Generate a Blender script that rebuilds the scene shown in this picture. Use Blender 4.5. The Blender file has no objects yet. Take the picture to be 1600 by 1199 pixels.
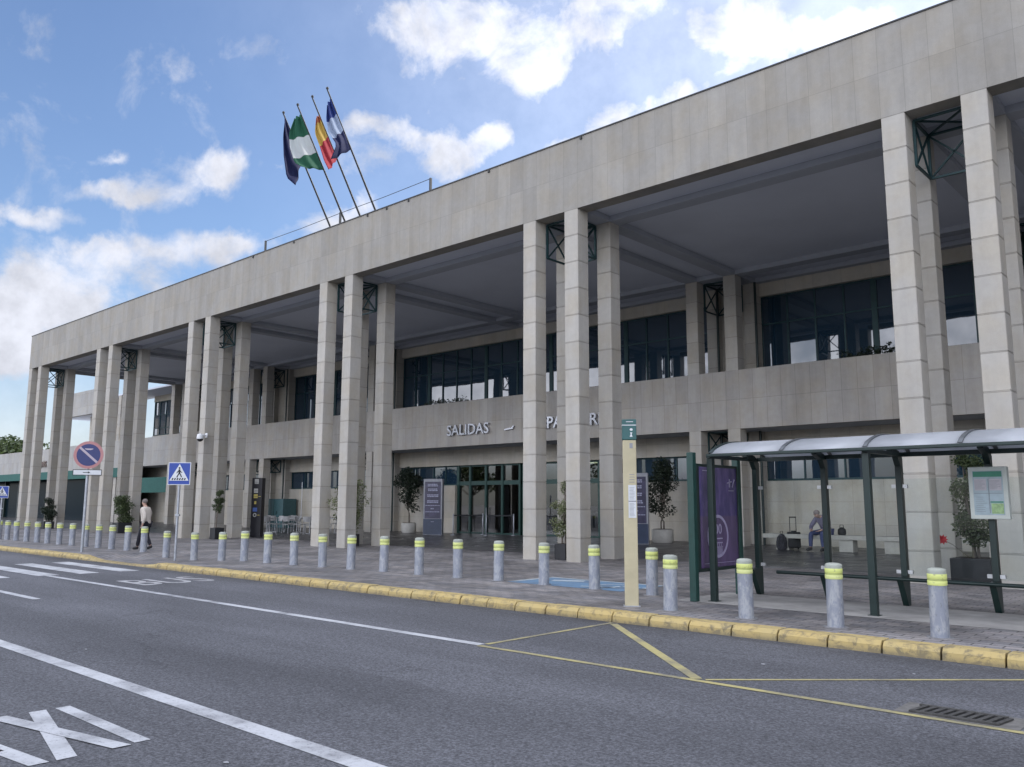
import bpy, bmesh, math, random
from mathutils import Vector, Matrix
random.seed(7)
scene = bpy.context.scene
COL = scene.collection
PI = math.pi
R = math.radians

# ------------------------------------------------------------------ camera
cam_d = bpy.data.cameras.new("camera")
cam = bpy.data.objects.new("camera", cam_d)
COL.objects.link(cam)
YAW, PITCH, ROLL = -0.73992, 0.14287, 0.0033
fwd = Vector((math.sin(YAW)*math.cos(PITCH), math.cos(YAW)*math.cos(PITCH), math.sin(PITCH)))
rt = Vector((math.cos(YAW), -math.sin(YAW), 0))
up = rt.cross(fwd)
r2 = rt*math.cos(ROLL)+up*math.sin(ROLL)
u2 = -rt*math.sin(ROLL)+up*math.cos(ROLL)
M = Matrix((r2, u2, -fwd)).transposed().to_4x4()
M.translation = Vector((5.8326, -18.425, 1.55))
cam.matrix_world = M
cam_d.sensor_width = 36.0
cam_d.lens = 36*1314.94/1600
cam_d.clip_start = 0.1
cam_d.clip_end = 3000
scene.camera = cam

# ------------------------------------------------------------------ exposure, sun, world
vs = scene.view_settings
vs.view_transform = 'Standard'; vs.look = 'None'; vs.gamma = 1; vs.use_curve_mapping = False
vs.exposure = 0.85
SUN_AZ, SUN_EL = R(16), R(33)          # behind the building, seen from the road
sd = bpy.data.lights.new("sun", 'SUN'); sd.energy = 2.5; sd.angle = R(0.6); sd.color = (1, .95, .88)
so = bpy.data.objects.new("sun", sd); COL.objects.link(so)
sv = Vector((math.sin(SUN_AZ)*math.cos(SUN_EL), math.cos(SUN_AZ)*math.cos(SUN_EL), math.sin(SUN_EL)))
so.rotation_euler = sv.to_track_quat('Z', 'Y').to_euler()
so.location = (40, 60, 60)

class NG:
    """tiny helper for shader graphs"""
    def __init__(s, tree): s.t = tree; s.n = tree.nodes; s.l = tree.links
    def put(s, sock, v):
        if isinstance(v, bpy.types.NodeSocket): s.l.new(v, sock)
        elif v is not None: sock.default_value = v
    def m(s, op, a, b=None, c=None, clamp=False):
        n = s.n.new('ShaderNodeMath'); n.operation = op; n.use_clamp = clamp
        s.put(n.inputs[0], a)
        if b is not None: s.put(n.inputs[1], b)
        if c is not None: s.put(n.inputs[2], c)
        return n.outputs[0]
    def v(s, op, a, b=None):
        n = s.n.new('ShaderNodeVectorMath'); n.operation = op
        s.put(n.inputs[0], a)
        if b is not None: s.put(n.inputs[1], b)
        return n.outputs['Value'] if op in ('LENGTH', 'DOT_PRODUCT', 'DISTANCE') else n.outputs[0]
    def mix(s, f, a, b, mode='MIX'):
        n = s.n.new('ShaderNodeMix'); n.data_type = 'RGBA'; n.blend_type = mode
        s.put(n.inputs[0], f); s.put(n.inputs[6], a if not isinstance(a, tuple) else (*a[:3], 1)); s.put(n.inputs[7], b if not isinstance(b, tuple) else (*b[:3], 1))
        return n.outputs[2]
    def noise(s, vec, scale, detail=3, rough=.5, dist=0.0, out='Fac'):
        n = s.n.new('ShaderNodeTexNoise'); s.put(n.inputs['Vector'], vec)
        n.inputs['Scale'].default_value = scale; n.inputs['Detail'].default_value = detail
        n.inputs['Roughness'].default_value = rough; n.inputs['Distortion'].default_value = dist
        return n.outputs[out]
    def ramp(s, f, lo, hi, a=0.0, b=1.0, smooth=True):
        n = s.n.new('ShaderNodeMapRange'); n.interpolation_type = 'SMOOTHSTEP' if smooth else 'LINEAR'
        s.put(n.inputs[0], f); n.inputs[1].default_value = lo; n.inputs[2].default_value = hi
        n.inputs[3].default_value = a; n.inputs[4].default_value = b
        return n.outputs[0]
    def comb(s, x, y, z=0.0):
        n = s.n.new('ShaderNodeCombineXYZ'); s.put(n.inputs[0], x); s.put(n.inputs[1], y); s.put(n.inputs[2], z)
        return n.outputs[0]
    def sep(s, v):
        n = s.n.new('ShaderNodeSeparateXYZ'); s.put(n.inputs[0], v); return n.outputs
    def white(s, v):
        n = s.n.new('ShaderNodeTexWhiteNoise'); n.noise_dimensions = '3D'; s.put(n.inputs['Vector'], v); return n.outputs['Value']

world = bpy.data.worlds.new("World"); scene.world = world; world.use_nodes = True
g = NG(world.node_tree)
for n in list(g.n): g.n.remove(n)
out = g.n.new('ShaderNodeOutputWorld'); bg = g.n.new('ShaderNodeBackground')
sky = g.n.new('ShaderNodeTexSky'); sky.sky_type = 'NISHITA'; sky.sun_disc = False
sky.sun_elevation = SUN_EL; sky.sun_rotation = SUN_AZ; sky.air_density = 1.1; sky.dust_density = .6; sky.ozone_density = 3.0
tc = g.n.new('ShaderNodeTexCoord'); D = tc.outputs['Generated']
# clouds: fractal noise plus the banks that stand over and beside the building
warp = g.noise(D, 9.0, 6, .6, out='Color')
w1 = g.v('SUBTRACT', warp, (.5, .5, .5))
wn = g.n.new('ShaderNodeVectorMath'); wn.operation = 'SCALE'; g.put(wn.inputs[0], w1); wn.inputs['Scale'].default_value = .085
DW = g.v('ADD', D, wn.outputs[0])
CL = [[-0.602, 0.616, 0.507, 0.084, 0.048], [-0.524, 0.676, 0.518, 0.076, 0.038], [-0.623, 0.577, 0.528, 0.056, 0.031], [-0.464, 0.71, 0.53, 0.074, 0.022], [-0.415, 0.758, 0.503, 0.04, 0.028], [-0.575, 0.659, 0.485, 0.05, 0.033], [-0.365, 0.777, 0.513, 0.058, 0.037], [-0.309, 0.82, 0.481, 0.097, 0.028], [-0.63, 0.657, 0.414, 0.033, 0.019], [-0.655, 0.645, 0.395, 0.048, 0.032], [-0.68, 0.624, 0.384, 0.037, 0.021], [-0.719, 0.552, 0.421, 0.036, 0.015], [-0.698, 0.591, 0.405, 0.029, 0.015], [-0.779, 0.539, 0.32, 0.036, 0.021], [-0.755, 0.565, 0.332, 0.033, 0.018], [-0.842, 0.408, 0.354, 0.05, 0.027], [-0.825, 0.427, 0.37, 0.03, 0.02], [-0.871, 0.367, 0.328, 0.045, 0.02], [-0.888, 0.335, 0.316, 0.028, 0.014], [-0.874, 0.33, 0.357, 0.019, 0.01], [-0.914, 0.283, 0.292, 0.035, 0.01], [-0.864, 0.424, 0.27, 0.054, 0.024], [-0.841, 0.464, 0.278, 0.041, 0.016], [-0.907, 0.333, 0.258, 0.031, 0.019], [-0.918, 0.313, 0.242, 0.048, 0.033], [-0.936, 0.285, 0.205, 0.053, 0.039], [-0.897, 0.37, 0.243, 0.058, 0.034], [-0.944, 0.272, 0.184, 0.034, 0.052], [-0.919, 0.336, 0.205, 0.049, 0.024], [-0.792, 0.486, 0.37, 0.011, 0.015], [-0.559, 0.719, 0.414, 0.04, 0.015], [-0.519, 0.738, 0.431, 0.039, 0.02], [-0.455, 0.77, 0.448, 0.041, 0.017], [-0.409, 0.786, 0.464, 0.034, 0.013], [-0.927, 0.254, 0.277, 0.01, 0.019], [-0.943, 0.298, 0.148, 0.035, 0.026]]
acc = None
for cx, cy, cz, rh, rv in CL:
    d = g.v('SUBTRACT', DW, (cx, cy, cz))
    d = g.v('MULTIPLY', d, (1/(rh*1.25), 1/(rh*1.25), 1/(rv*1.3)))
    f = g.m('SUBTRACT', 1.0, g.v('LENGTH', d), clamp=True)
    acc = f if acc is None else g.m('ADD', acc, f)
fb = g.noise(D, 13.0, 8, .62, .3)
fine = g.m('SUBTRACT', fb, .5)
inview = g.ramp(g.v('DOT_PRODUCT', D, (-.66, .60, .45)), .74, .86)
big = g.noise(D, 2.6, 5, .6, .2)
overhead = g.ramp(g.sep(D)[2], .45, .85, 0, .14)  # extra cloud cover added overhead, out of view, to light the ground
elsewhere = g.m('MULTIPLY', g.ramp(g.m('ADD', big, overhead), .42, .60, 0, .9), g.m('SUBTRACT', 1.0, inview))
dens = g.m('ADD', g.m('MINIMUM', acc, .95), elsewhere)
dens = g.m('ADD', dens, g.m('MULTIPLY', fine, 2.6))
mask = g.ramp(dens, .02, 1.08)
veil = g.m('MULTIPLY', g.ramp(g.v('DOT_PRODUCT', D, tuple(sv)), .30, .97), .50)
hazeh = g.ramp(g.m('ABSOLUTE', g.sep(D)[2]), .0, .26, .55, 0)
mask = g.m('MAXIMUM', g.m('MAXIMUM', mask, g.m('ADD', veil, .02)), hazeh)
# bright low cloud added on the unseen road side to light the portico
fill_cloud = g.m('MULTIPLY', g.ramp(g.sep(D)[1], -.05, -.45, 0, 1), g.m('MULTIPLY', g.ramp(g.sep(D)[2], .62, .34, 0, 1), g.ramp(g.sep(D)[2], .02, .09, 0, 1)))
fill_cloud = g.m('MULTIPLY', fill_cloud, g.ramp(g.noise(D, 3.4, 6, .6), .34, .50, .45, 1))
mask = g.m('MAXIMUM', mask, fill_cloud)
cloud_gain = g.ramp(g.v('DOT_PRODUCT', D, tuple(sv)), .35, 1.0, .50, .80)
cloud_gain = g.m('MAXIMUM', cloud_gain, g.ramp(g.sep(D)[2], .58, .9, .4, 1.75))  # unseen overhead cloud brightened as added fill for the road
shade = g.ramp(g.noise(D, 15.0, 7, .62), .3, .7, .78, 1.12)
cb = g.m('MULTIPLY', g.m('ADD', cloud_gain, g.m('MULTIPLY', fill_cloud, 1.9)), shade)
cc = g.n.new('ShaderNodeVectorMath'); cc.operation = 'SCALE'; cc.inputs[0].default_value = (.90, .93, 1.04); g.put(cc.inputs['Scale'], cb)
skc = g.n.new('ShaderNodeVectorMath'); skc.operation = 'SCALE'; g.put(skc.inputs[0], sky.outputs[0]); skc.inputs['Scale'].default_value = .092
skb = g.v('MULTIPLY', skc.outputs[0], (.98, 1.0, 1.10))
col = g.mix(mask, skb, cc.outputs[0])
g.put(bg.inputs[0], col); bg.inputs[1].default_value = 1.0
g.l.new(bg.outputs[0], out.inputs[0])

# ------------------------------------------------------------------ materials
def newmat(name):
    m = bpy.data.materials.new(name); m.use_nodes = True
    g = NG(m.node_tree); return m, g, g.n['Principled BSDF']
def pos(g):
    return g.n.new('ShaderNodeNewGeometry').outputs['Position']
def simple(name, c, rough=.5, metal=0.0, var=.12, scale=6.0, spec=.5, bump=0.0):
    m, g, b = newmat(name)
    tcn = g.n.new('ShaderNodeTexCoord').outputs['Object']
    f = g.ramp(g.noise(tcn, scale, 4, .6), .25, .75, 1-var, 1+var)
    s = g.n.new('ShaderNodeVectorMath'); s.operation = 'SCALE'; s.inputs[0].default_value = c; g.put(s.inputs['Scale'], f)
    g.put(b.inputs['Base Color'], s.outputs[0])
    b.inputs['Roughness'].default_value = rough; b.inputs['Metallic'].default_value = metal
    b.inputs['Specular IOR Level'].default_value = spec
    if bump:
        bn = g.n.new('ShaderNodeBump'); bn.inputs['Strength'].default_value = bump; bn.inputs['Distance'].default_value = .01
        g.put(bn.inputs['Height'], g.noise(tcn, scale*8, 3)); g.put(b.inputs['Normal'], bn.outputs[0])
    return m
def stone(name, base, sx, sz, z0, x0=0.0, vert=True, horiz=True, tone=.10, streak=.25, jw=.006, jd=.35):
    m, g, b = newmat(name)
    P = pos(g); x, y, z = g.sep(P)
    nrm = g.n.new('ShaderNodeNewGeometry').outputs['Normal']
    nx = g.m('GREATER_THAN', g.m('ABSOLUTE', g.sep(nrm)[0]), .5)
    u = g.m('ADD', g.m('MULTIPLY', y, nx), g.m('MULTIPLY', g.m('SUBTRACT', x, x0), g.m('SUBTRACT', 1.0, nx)))
    cu = g.m('DIVIDE', u, sx); cz = g.m('DIVIDE', g.m('SUBTRACT', z, z0), sz)
    pid = g.comb(g.m('FLOOR', cu) if vert else 0.0, g.m('FLOOR', cz), nx)
    if not vert:
        oi = g.n.new('ShaderNodeObjectInfo').outputs['Random']
        pid = g.comb(g.m('MULTIPLY', oi, 57.0), g.m('FLOOR', cz), nx)
    t = g.ramp(g.white(pid), 0, 1, 1-tone, 1+tone, False)
    j = None
    def joint(c, s):
        fr = g.m('FRACT', c)
        dmin = g.m('MINIMUM', fr, g.m('SUBTRACT', 1.0, fr))
        return g.m('LESS_THAN', dmin, jw/s)
    if vert: j = joint(cu, sx)
    if horiz: j = joint(cz, sz) if j is None else g.m('MAXIMUM', j, joint(cz, sz))
    n1 = g.ramp(g.noise(P, 5.5, 6, .65, .4), .3, .7, .96, 1.035)
    n2 = g.ramp(g.noise(g.v('MULTIPLY', P, (2.6, 2.6, .35)), 1.0, 5, .6), .35, .7, 1.0, 1-streak)
    n3 = g.ramp(g.noise(P, .35, 3, .5), .3, .7, .95, 1.05)
    n4 = g.ramp(g.noise(P, 60, 2, .6), .3, .7, .97, 1.03)
    f = g.m('MULTIPLY', g.m('MULTIPLY', t, n1), g.m('MULTIPLY', n2, g.m('MULTIPLY', n3, n4)))
    if j is not None: f = g.m('MULTIPLY', f, g.m('SUBTRACT', 1.0, g.m('MULTIPLY', j, jd)))
    warm = g.mix(g.ramp(g.noise(P, 1.3, 3), .35, .7), base, (base[0]*1.0, base[1]*.965, base[2]*.90))
    s = g.n.new('ShaderNodeVectorMath'); s.operation = 'SCALE'; g.put(s.inputs[0], warm); g.put(s.inputs['Scale'], f)
    g.put(b.inputs['Base Color'], s.outputs[0]); b.inputs['Roughness'].default_value = .78
    b.inputs['Specular IOR Level'].default_value = .3
    bn = g.n.new('ShaderNodeBump'); bn.inputs['Strength'].default_value = .25; bn.inputs['Distance'].default_value = .004
    g.put(bn.inputs['Height'], g.noise(P, 40, 4)); g.put(b.inputs['Normal'], bn.outputs[0])
    return m
LIME = (.305, .292, .268)
M_beam = stone("limestone_fascia", LIME, .5274, 1.066, 10.0, 0.0, tone=.065, streak=.13, jw=.006, jd=.20)
M_col = stone("limestone_column", (.400, .382, .350), 1, .7803, 10.0-.7803*20, vert=False, horiz=True, tone=.06, streak=.10, jw=.009)
M_par = stone("limestone_parapet", (.37, .353, .33), .5274, 1.07, 4.28, 0.0, tone=.07, streak=.14)
M_wall = stone("limestone_wall", (.46, .435, .385), .5274*2, .7803, .12, 0.0, tone=.06, streak=.10, jw=.005)
M_wing = stone("limestone_wing", (.36, .355, .345), .7, 1.07, 4.28, 0.0, tone=.06, streak=.12)
M_ceil = simple("painted_ceiling", (.57, .60, .67), .8, var=.05, scale=.4)
M_rib = simple("ceiling_rib", (.36, .38, .42), .85, var=.06, scale=.6)
M_copng = simple("dark_metal_coping", (.035, .037, .04), .5, .3)
M_green = simple("dark_green_steel", (.012, .05, .042), .42, .1, var=.15)
M_dgreen = simple("black_green_steel", (.008, .022, .020), .38, .1, var=.15)
M_truss = simple("truss_steel", (.012, .045, .05), .5, .2)
M_awn = simple("awning_cloth", (.02, .10, .085), .8)
M_steel = simple("galvanised_letters", (.42, .43, .46), .35, .7, var=.1)
M_black = simple("black_plastic", (.012, .012, .014), .5)
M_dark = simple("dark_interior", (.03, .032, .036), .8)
M_white = simple("white_paint_metal", (.62, .63, .64), .45, var=.06)
M_grey = simple("grey_metal", (.22, .23, .25), .45, .3)
M_galv = simple("galvanised_pole", (.36, .38, .41), .42, .55, var=.15)

def glassy(name, c, rough=.03, spec=1.0, ior=1.9):
    m, g, b = newmat(name)
    b.inputs['Base Color'].default_value = (*c, 1); b.inputs['Roughness'].default_value = rough
    b.inputs['IOR'].default_value = ior; b.inputs['Specular IOR Level'].default_value = spec
    P = pos(g); bn = g.n.new('ShaderNodeBump'); bn.inputs['Strength'].default_value = .06; bn.inputs['Distance'].default_value = .02
    g.put(bn.inputs['Height'], g.noise(P, .9, 2)); g.put(b.inputs['Normal'], bn.outputs[0])
    return m
M_glass = glassy("tinted_window_glass", (.014, .034, .058), .02, .8, 1.7)
M_shop = glassy("dark_shop_glass", (.006, .014, .02), .15, .1, 1.2)
def clear(name, tint, refl=.10):
    m, g, b = newmat(name); g.n.remove(b)
    tr = g.n.new('ShaderNodeBsdfTransparent'); tr.inputs[0].default_value = (*tint, 1)
    gl = g.n.new('ShaderNodeBsdfGlossy'); gl.inputs[1].default_value = .02
    fr = g.n.new('ShaderNodeFresnel'); fr.inputs[0].default_value = 1.5
    mx = g.n.new('ShaderNodeMixShader'); g.put(mx.inputs[0], g.m('ADD', fr.outputs[0], refl-.04, clamp=True))
    g.l.new(tr.outputs[0], mx.inputs[1]); g.l.new(gl.outputs[0], mx.inputs[2])
    g.l.new(mx.outputs[0], g.n['Material Output'].inputs[0]); return m
M_clear = clear("shelter_glass", (.92, .95, .95), .02)
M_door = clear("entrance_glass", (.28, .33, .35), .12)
def emis(name, c, s):
    m, g, b = newmat(name); b.inputs['Base Color'].default_value = (*c, 1)
    b.inputs['Emission Color'].default_value = (*c, 1); b.inputs['Emission Strength'].default_value = s; return m
M_lamp = emis("warm_lamp", (1, .85, .5), 3.0)
M_screen = emis("lit_screen", (.75, .85, .95), .9)

# asphalt
m, g, b = newmat("asphalt"); P = pos(g)
f1 = g.ramp(g.noise(P, 40, 5, .8), .36, .66, .48, 1.45)
f1b = g.ramp(g.noise(P, 16, 3, .6), .3, .7, .84, 1.16)
f2 = g.ramp(g.noise(g.v('MULTIPLY', P, (.25, 1.0, 1)), .55, 5, .6), .3, .7, .80, 1.18)
f3 = g.ramp(g.noise(P, .13, 3), .3, .7, .90, 1.10)
f = g.m('MULTIPLY', g.m('MULTIPLY', f1, f1b), g.m('MULTIPLY', f2, f3))
cr = g.n.new('ShaderNodeTexVoronoi'); cr.feature = 'DISTANCE_TO_EDGE'; cr.inputs['Scale'].default_value = .22
g.put(cr.inputs['Vector'], g.v('ADD', P, g.v('MULTIPLY', g.noise(P, 1.2, 5, .7, out='Color'), (1.3, 1.3, 0))))
crk = g.ramp(cr.outputs['Distance'], .0, .006, .72, 1.0)
crk = g.m('MAXIMUM', crk, g.ramp(g.noise(P, .3, 2), .40, .50))
f = g.m('MULTIPLY', f, crk)
ay = g.sep(P)[1]; ax_ = g.sep(P)[0]
gut = g.m('MULTIPLY', g.ramp(ay, -8.75, -8.15, 0, 1), g.ramp(g.noise(g.v('MULTIPLY', P, (.6, 2, 1)), 2.0, 5, .7), .35, .6, .15, 1))
f = g.m('MULTIPLY', f, g.m('SUBTRACT', 1.0, g.m('MULTIPLY', gut, .42)))
trk = g.m('ABSOLUTE', g.m('SUBTRACT', g.m('FRACT', g.m('DIVIDE', g.m('ADD', ay, 20.35), 1.86)), .5))
trk = g.m('MULTIPLY', g.ramp(trk, .16, .36, 1, 0), g.ramp(g.noise(g.v('MULTIPLY', P, (.12, 1.2, 1)), 1.0, 4), .35, .65, .1, 1))
f = g.m('MULTIPLY', f, g.m('SUBTRACT', 1.0, g.m('MULTIPLY', trk, .13)))
spot = g.ramp(g.noise(g.v('ADD', P, (5., 9., 0.)), 2.1, 5, .7, .8), .66, .72, 0, 1)
f = g.m('MULTIPLY', f, g.m('SUBTRACT', 1.0, g.m('MULTIPLY', spot, .22)))
pch = g.m('MULTIPLY', g.m('GREATER_THAN', g.white(g.comb(g.m('FLOOR', g.m('DIVIDE', ax_, 5.3)), g.m('FLOOR', g.m('DIVIDE', g.m('ADD', ay, .9), 2.4)), 3.0)), .86), .09)
f = g.m('MULTIPLY', f, g.m('SUBTRACT', 1.0, pch))
specks = g.ramp(g.noise(P, 130, 2, .5), .62, .70, 0, .5)  # random pale specks in the asphalt
f = g.m('ADD', f, specks)
s = g.n.new('ShaderNodeVectorMath'); s.operation = 'SCALE'; s.inputs[0].default_value = (.104, .106, .118); g.put(s.inputs['Scale'], f)
g.put(b.inputs['Base Color'], s.outputs[0]); b.inputs['Roughness'].default_value = .85; b.inputs['Specular IOR Level'].default_value = .35
bn = g.n.new('ShaderNodeBump'); bn.inputs['Strength'].default_value = .6; bn.inputs['Distance'].default_value = .006
g.put(bn.inputs['Height'], g.noise(P, 90, 3, .7)); g.put(b.inputs['Normal'], bn.outputs[0])
M_asph = m
# paving bricks
m, g, b = newmat("paving_blocks"); P = pos(g)
br = g.n.new('ShaderNodeTexBrick'); g.put(br.inputs['Vector'], g.v('MULTIPLY', P, (1, 1, 0)))
br.inputs['Color1'].default_value = (.205, .188, .182, 1); br.inputs['Color2'].default_value = (.128, .126, .134, 1); br.inputs['Mortar'].default_value = (.045, .043, .042, 1)
br.inputs['Scale'].default_value = 1; br.inputs['Brick Width'].default_value = .32; br.inputs['Row Height'].default_value = .16; br.inputs['Mortar Size'].default_value = .010
x, y, z = g.sep(P)
row = g.m('FRACT', g.m('DIVIDE', x, 1.2)); band = g.m('LESS_THAN', row, .10)
rowy = g.m('FRACT', g.m('DIVIDE', y, 1.2)); bandy = g.m('LESS_THAN', rowy, .10)
c2 = g.mix(g.m('MULTIPLY', g.m('MAXIMUM', band, bandy), .35), br.outputs[0], (.19, .17, .155))
ff = g.m('MULTIPLY', g.ramp(g.noise(P, 1.1, 6, .65, .5), .3, .7, .68, 1.30), g.ramp(g.noise(P, 30, 3, .7), .3, .7, .8, 1.2))
ff = g.m('MULTIPLY', ff, g.ramp(g.noise(g.v('ADD', P, (31., 7., 0.)), .33, 4, .6), .35, .65, .78, 1.22))
s = g.n.new('ShaderNodeVectorMath'); s.operation = 'SCALE'; g.put(s.inputs[0], c2); g.put(s.inputs['Scale'], ff)
g.put(b.inputs['Base Color'], s.outputs[0]); g.put(b.inputs['Roughness'], g.ramp(g.noise(P, .8, 4), .3, .7, .5, .8))
bn = g.n.new('ShaderNodeBump'); bn.inputs['Strength'].default_value = .5; bn.inputs['Distance'].default_value = .006
g.put(bn.inputs['Height'], br.outputs['Fac']); bn.invert = True; g.put(b.inputs['Normal'], bn.outputs[0])
M_pave = m
# portico floor
m, g, b = newmat("polished_dark_slabs"); P = pos(g); x, y, z = g.sep(P)
cu = g.m('DIVIDE', x, .6); cv = g.m('DIVIDE', y, .6)
t = g.ramp(g.white(g.comb(g.m('FLOOR', cu), g.m('FLOOR', cv))), 0, 1, .85, 1.15, False)
def jn(c):
    fr = g.m('FRACT', c); return g.m('LESS_THAN', g.m('MINIMUM', fr, g.m('SUBTRACT', 1.0, fr)), .008)
j = g.m('MAXIMUM', jn(cu), jn(cv))
t = g.m('MULTIPLY', t, g.m('SUBTRACT', 1.0, g.m('MULTIPLY', j, .4)))
t = g.m('MULTIPLY', t, g.ramp(g.noise(P, 2.5, 5, .6), .3, .7, .85, 1.15))
s = g.n.new('ShaderNodeVectorMath'); s.operation = 'SCALE'; s.inputs[0].default_value = (.062, .060, .063); g.put(s.inputs['Scale'], t)
g.put(b.inputs['Base Color'], s.outputs[0]); g.put(b.inputs['Roughness'], g.ramp(g.noise(P, 1.5, 4), .3, .7, .25, .42))
M_slab = m
# concrete
M_conc = simple("concrete_pad", (.30, .29, .275), .8, var=.25, scale=1.5, bump=.2)
# kerb yellow
m, g, b = newmat("yellow_kerb_paint"); P = pos(g)
w = g.m('ADD', g.ramp(g.noise(P, 7, 6, .7, .6), .46, .66), g.m('MULTIPLY', g.ramp(g.sep(P)[2], -.13, -.06, 1.6, 0), g.noise(P, 9, 5, .7)), clamp=True)
yel = g.mix(g.noise(P, 2.3, 3), (.46, .33, .11), (.38, .31, .15))
g.put(b.inputs['Base Color'], g.mix(g.m('MULTIPLY', w, .75), yel, (.12, .105, .075))); b.inputs['Roughness'].default_value = .75
bn = g.n.new('ShaderNodeBump'); bn.inputs['Strength'].default_value = .5; bn.inputs['Distance'].default_value = .01
g.put(bn.inputs['Height'], g.noise(P, 14, 5, .7)); g.put(b.inputs['Normal'], bn.outputs[0])
M_kerb = m
def roadpaint(name, c, wear=.45, a=.35):
    m, g, b = newmat(name); P = pos(g)
    w = g.ramp(g.noise(P, 28, 5, .8), a+.15, a+.4, 0, 1)
    w = g.m('MULTIPLY', w, wear)
    w2 = g.m('MULTIPLY', g.ramp(g.noise(P, 1.7, 4, .6), .4, .75), wear*.8)
    g.put(b.inputs['Base Color'], g.mix(g.m('ADD', w, w2, clamp=True), c, (.11, .11, .12))); b.inputs['Roughness'].default_value = .7
    return m
M_wpaint = roadpaint("white_road_paint", (.46, .47, .49), .85)
M_wfaded = roadpaint("faded_white_paint", (.42, .42, .43), .85)
M_ypaint = roadpaint("yellow_road_paint", (.40, .35, .15), .85)
M_bpaint = roadpaint("blue_pavement_paint", (.12, .22, .34), .75)
M_bwhite = roadpaint("pale_pavement_paint", (.42, .50, .55), .6)
# bollard grey with scuffs
m, g, b = newmat("bollard_grey"); T = g.n.new('ShaderNodeTexCoord').outputs['Object']; oi = g.n.new('ShaderNodeObjectInfo').outputs['Random']
vv = g.v('ADD', g.v('MULTIPLY', T, (1, 1, .45)), g.comb(g.m('MULTIPLY', oi, 31.0), g.m('MULTIPLY', oi, 17.0), 0.0))
c1 = g.mix(g.ramp(g.noise(vv, 11, 6, .7, .5), .42, .62), (.245, .265, .315), (.36, .375, .40))
c2 = g.mix(g.m('MULTIPLY', g.ramp(g.noise(vv, 23, 4, .7), .60, .68), .7), c1, (.16, .17, .18))
g.put(b.inputs['Base Color'], c2); b.inputs['Roughness'].default_value = .5; b.inputs['Metallic'].default_value = .25
M_boll = m
def bandmat(name, a, b_):
    m, g, b = newmat(name); oi = g.n.new('ShaderNodeObjectInfo').outputs['Random']; T = g.n.new('ShaderNodeTexCoord').outputs['Object']
    vv = g.v('ADD', T, g.comb(g.m('MULTIPLY', oi, 40.0), 0.0, 0.0))
    c = g.mix(g.m('MULTIPLY', oi, .6), a, b_)
    c = g.mix(g.ramp(g.noise(vv, 18, 5, .75), .56, .70, 0, .75), c, (.20, .20, .14)); g.put(b.inputs['Base Color'], c); b.inputs['Roughness'].default_value = .5
    return m
M_band = bandmat("reflective_band_yellow", (.62, .68, .20), (.56, .58, .30))
M_band_old = simple("reflective_yellow_band", (.62, .68, .20), .4, var=.10, scale=20)
M_bandd = simple("dull_yellow_band", (.36, .40, .13), .5, var=.12, scale=20)
M_btop = simple("bollard_cap", (.30, .32, .28), .6)
# leaves
def leafmat(name, c1, c2):
    m, g, b = newmat(name); P = pos(g)
    oi = g.n.new('ShaderNodeNewGeometry').outputs['Random Per Island']
    c = g.mix(oi, c1, c2); g.put(b.inputs['Base Color'], c); b.inputs['Roughness'].default_value = .45
    tl = g.n.new('ShaderNodeBsdfTranslucent'); g.put(tl.inputs[0], c)
    mx = g.n.new('ShaderNodeMixShader'); mx.inputs[0].default_value = .25
    g.l.new(b.outputs[0], mx.inputs[1]); g.l.new(tl.outputs[0], mx.inputs[2]); g.l.new(mx.outputs[0], g.n['Material Output'].inputs[0])
    return m
M_leaf = leafmat("ficus_leaves", (.035, .06, .025), (.11, .14, .06))
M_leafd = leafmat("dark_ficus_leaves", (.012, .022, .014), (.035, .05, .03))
M_leafl = leafmat("variegated_leaves", (.09, .12, .045), (.27, .29, .16))
M_leaft = leafmat("tree_leaves", (.022, .040, .014), (.08, .11, .035))
M_bark = simple("grey_bark", (.14, .12, .10), .9, var=.3, scale=12, bump=.3)
M_pot = simple("cream_concrete_pot", (.46, .45, .42), .7, var=.1)
M_pota = simple("black_planter", (.018, .019, .022), .5)
M_soil = simple("soil", (.03, .022, .016), .95)
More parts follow.
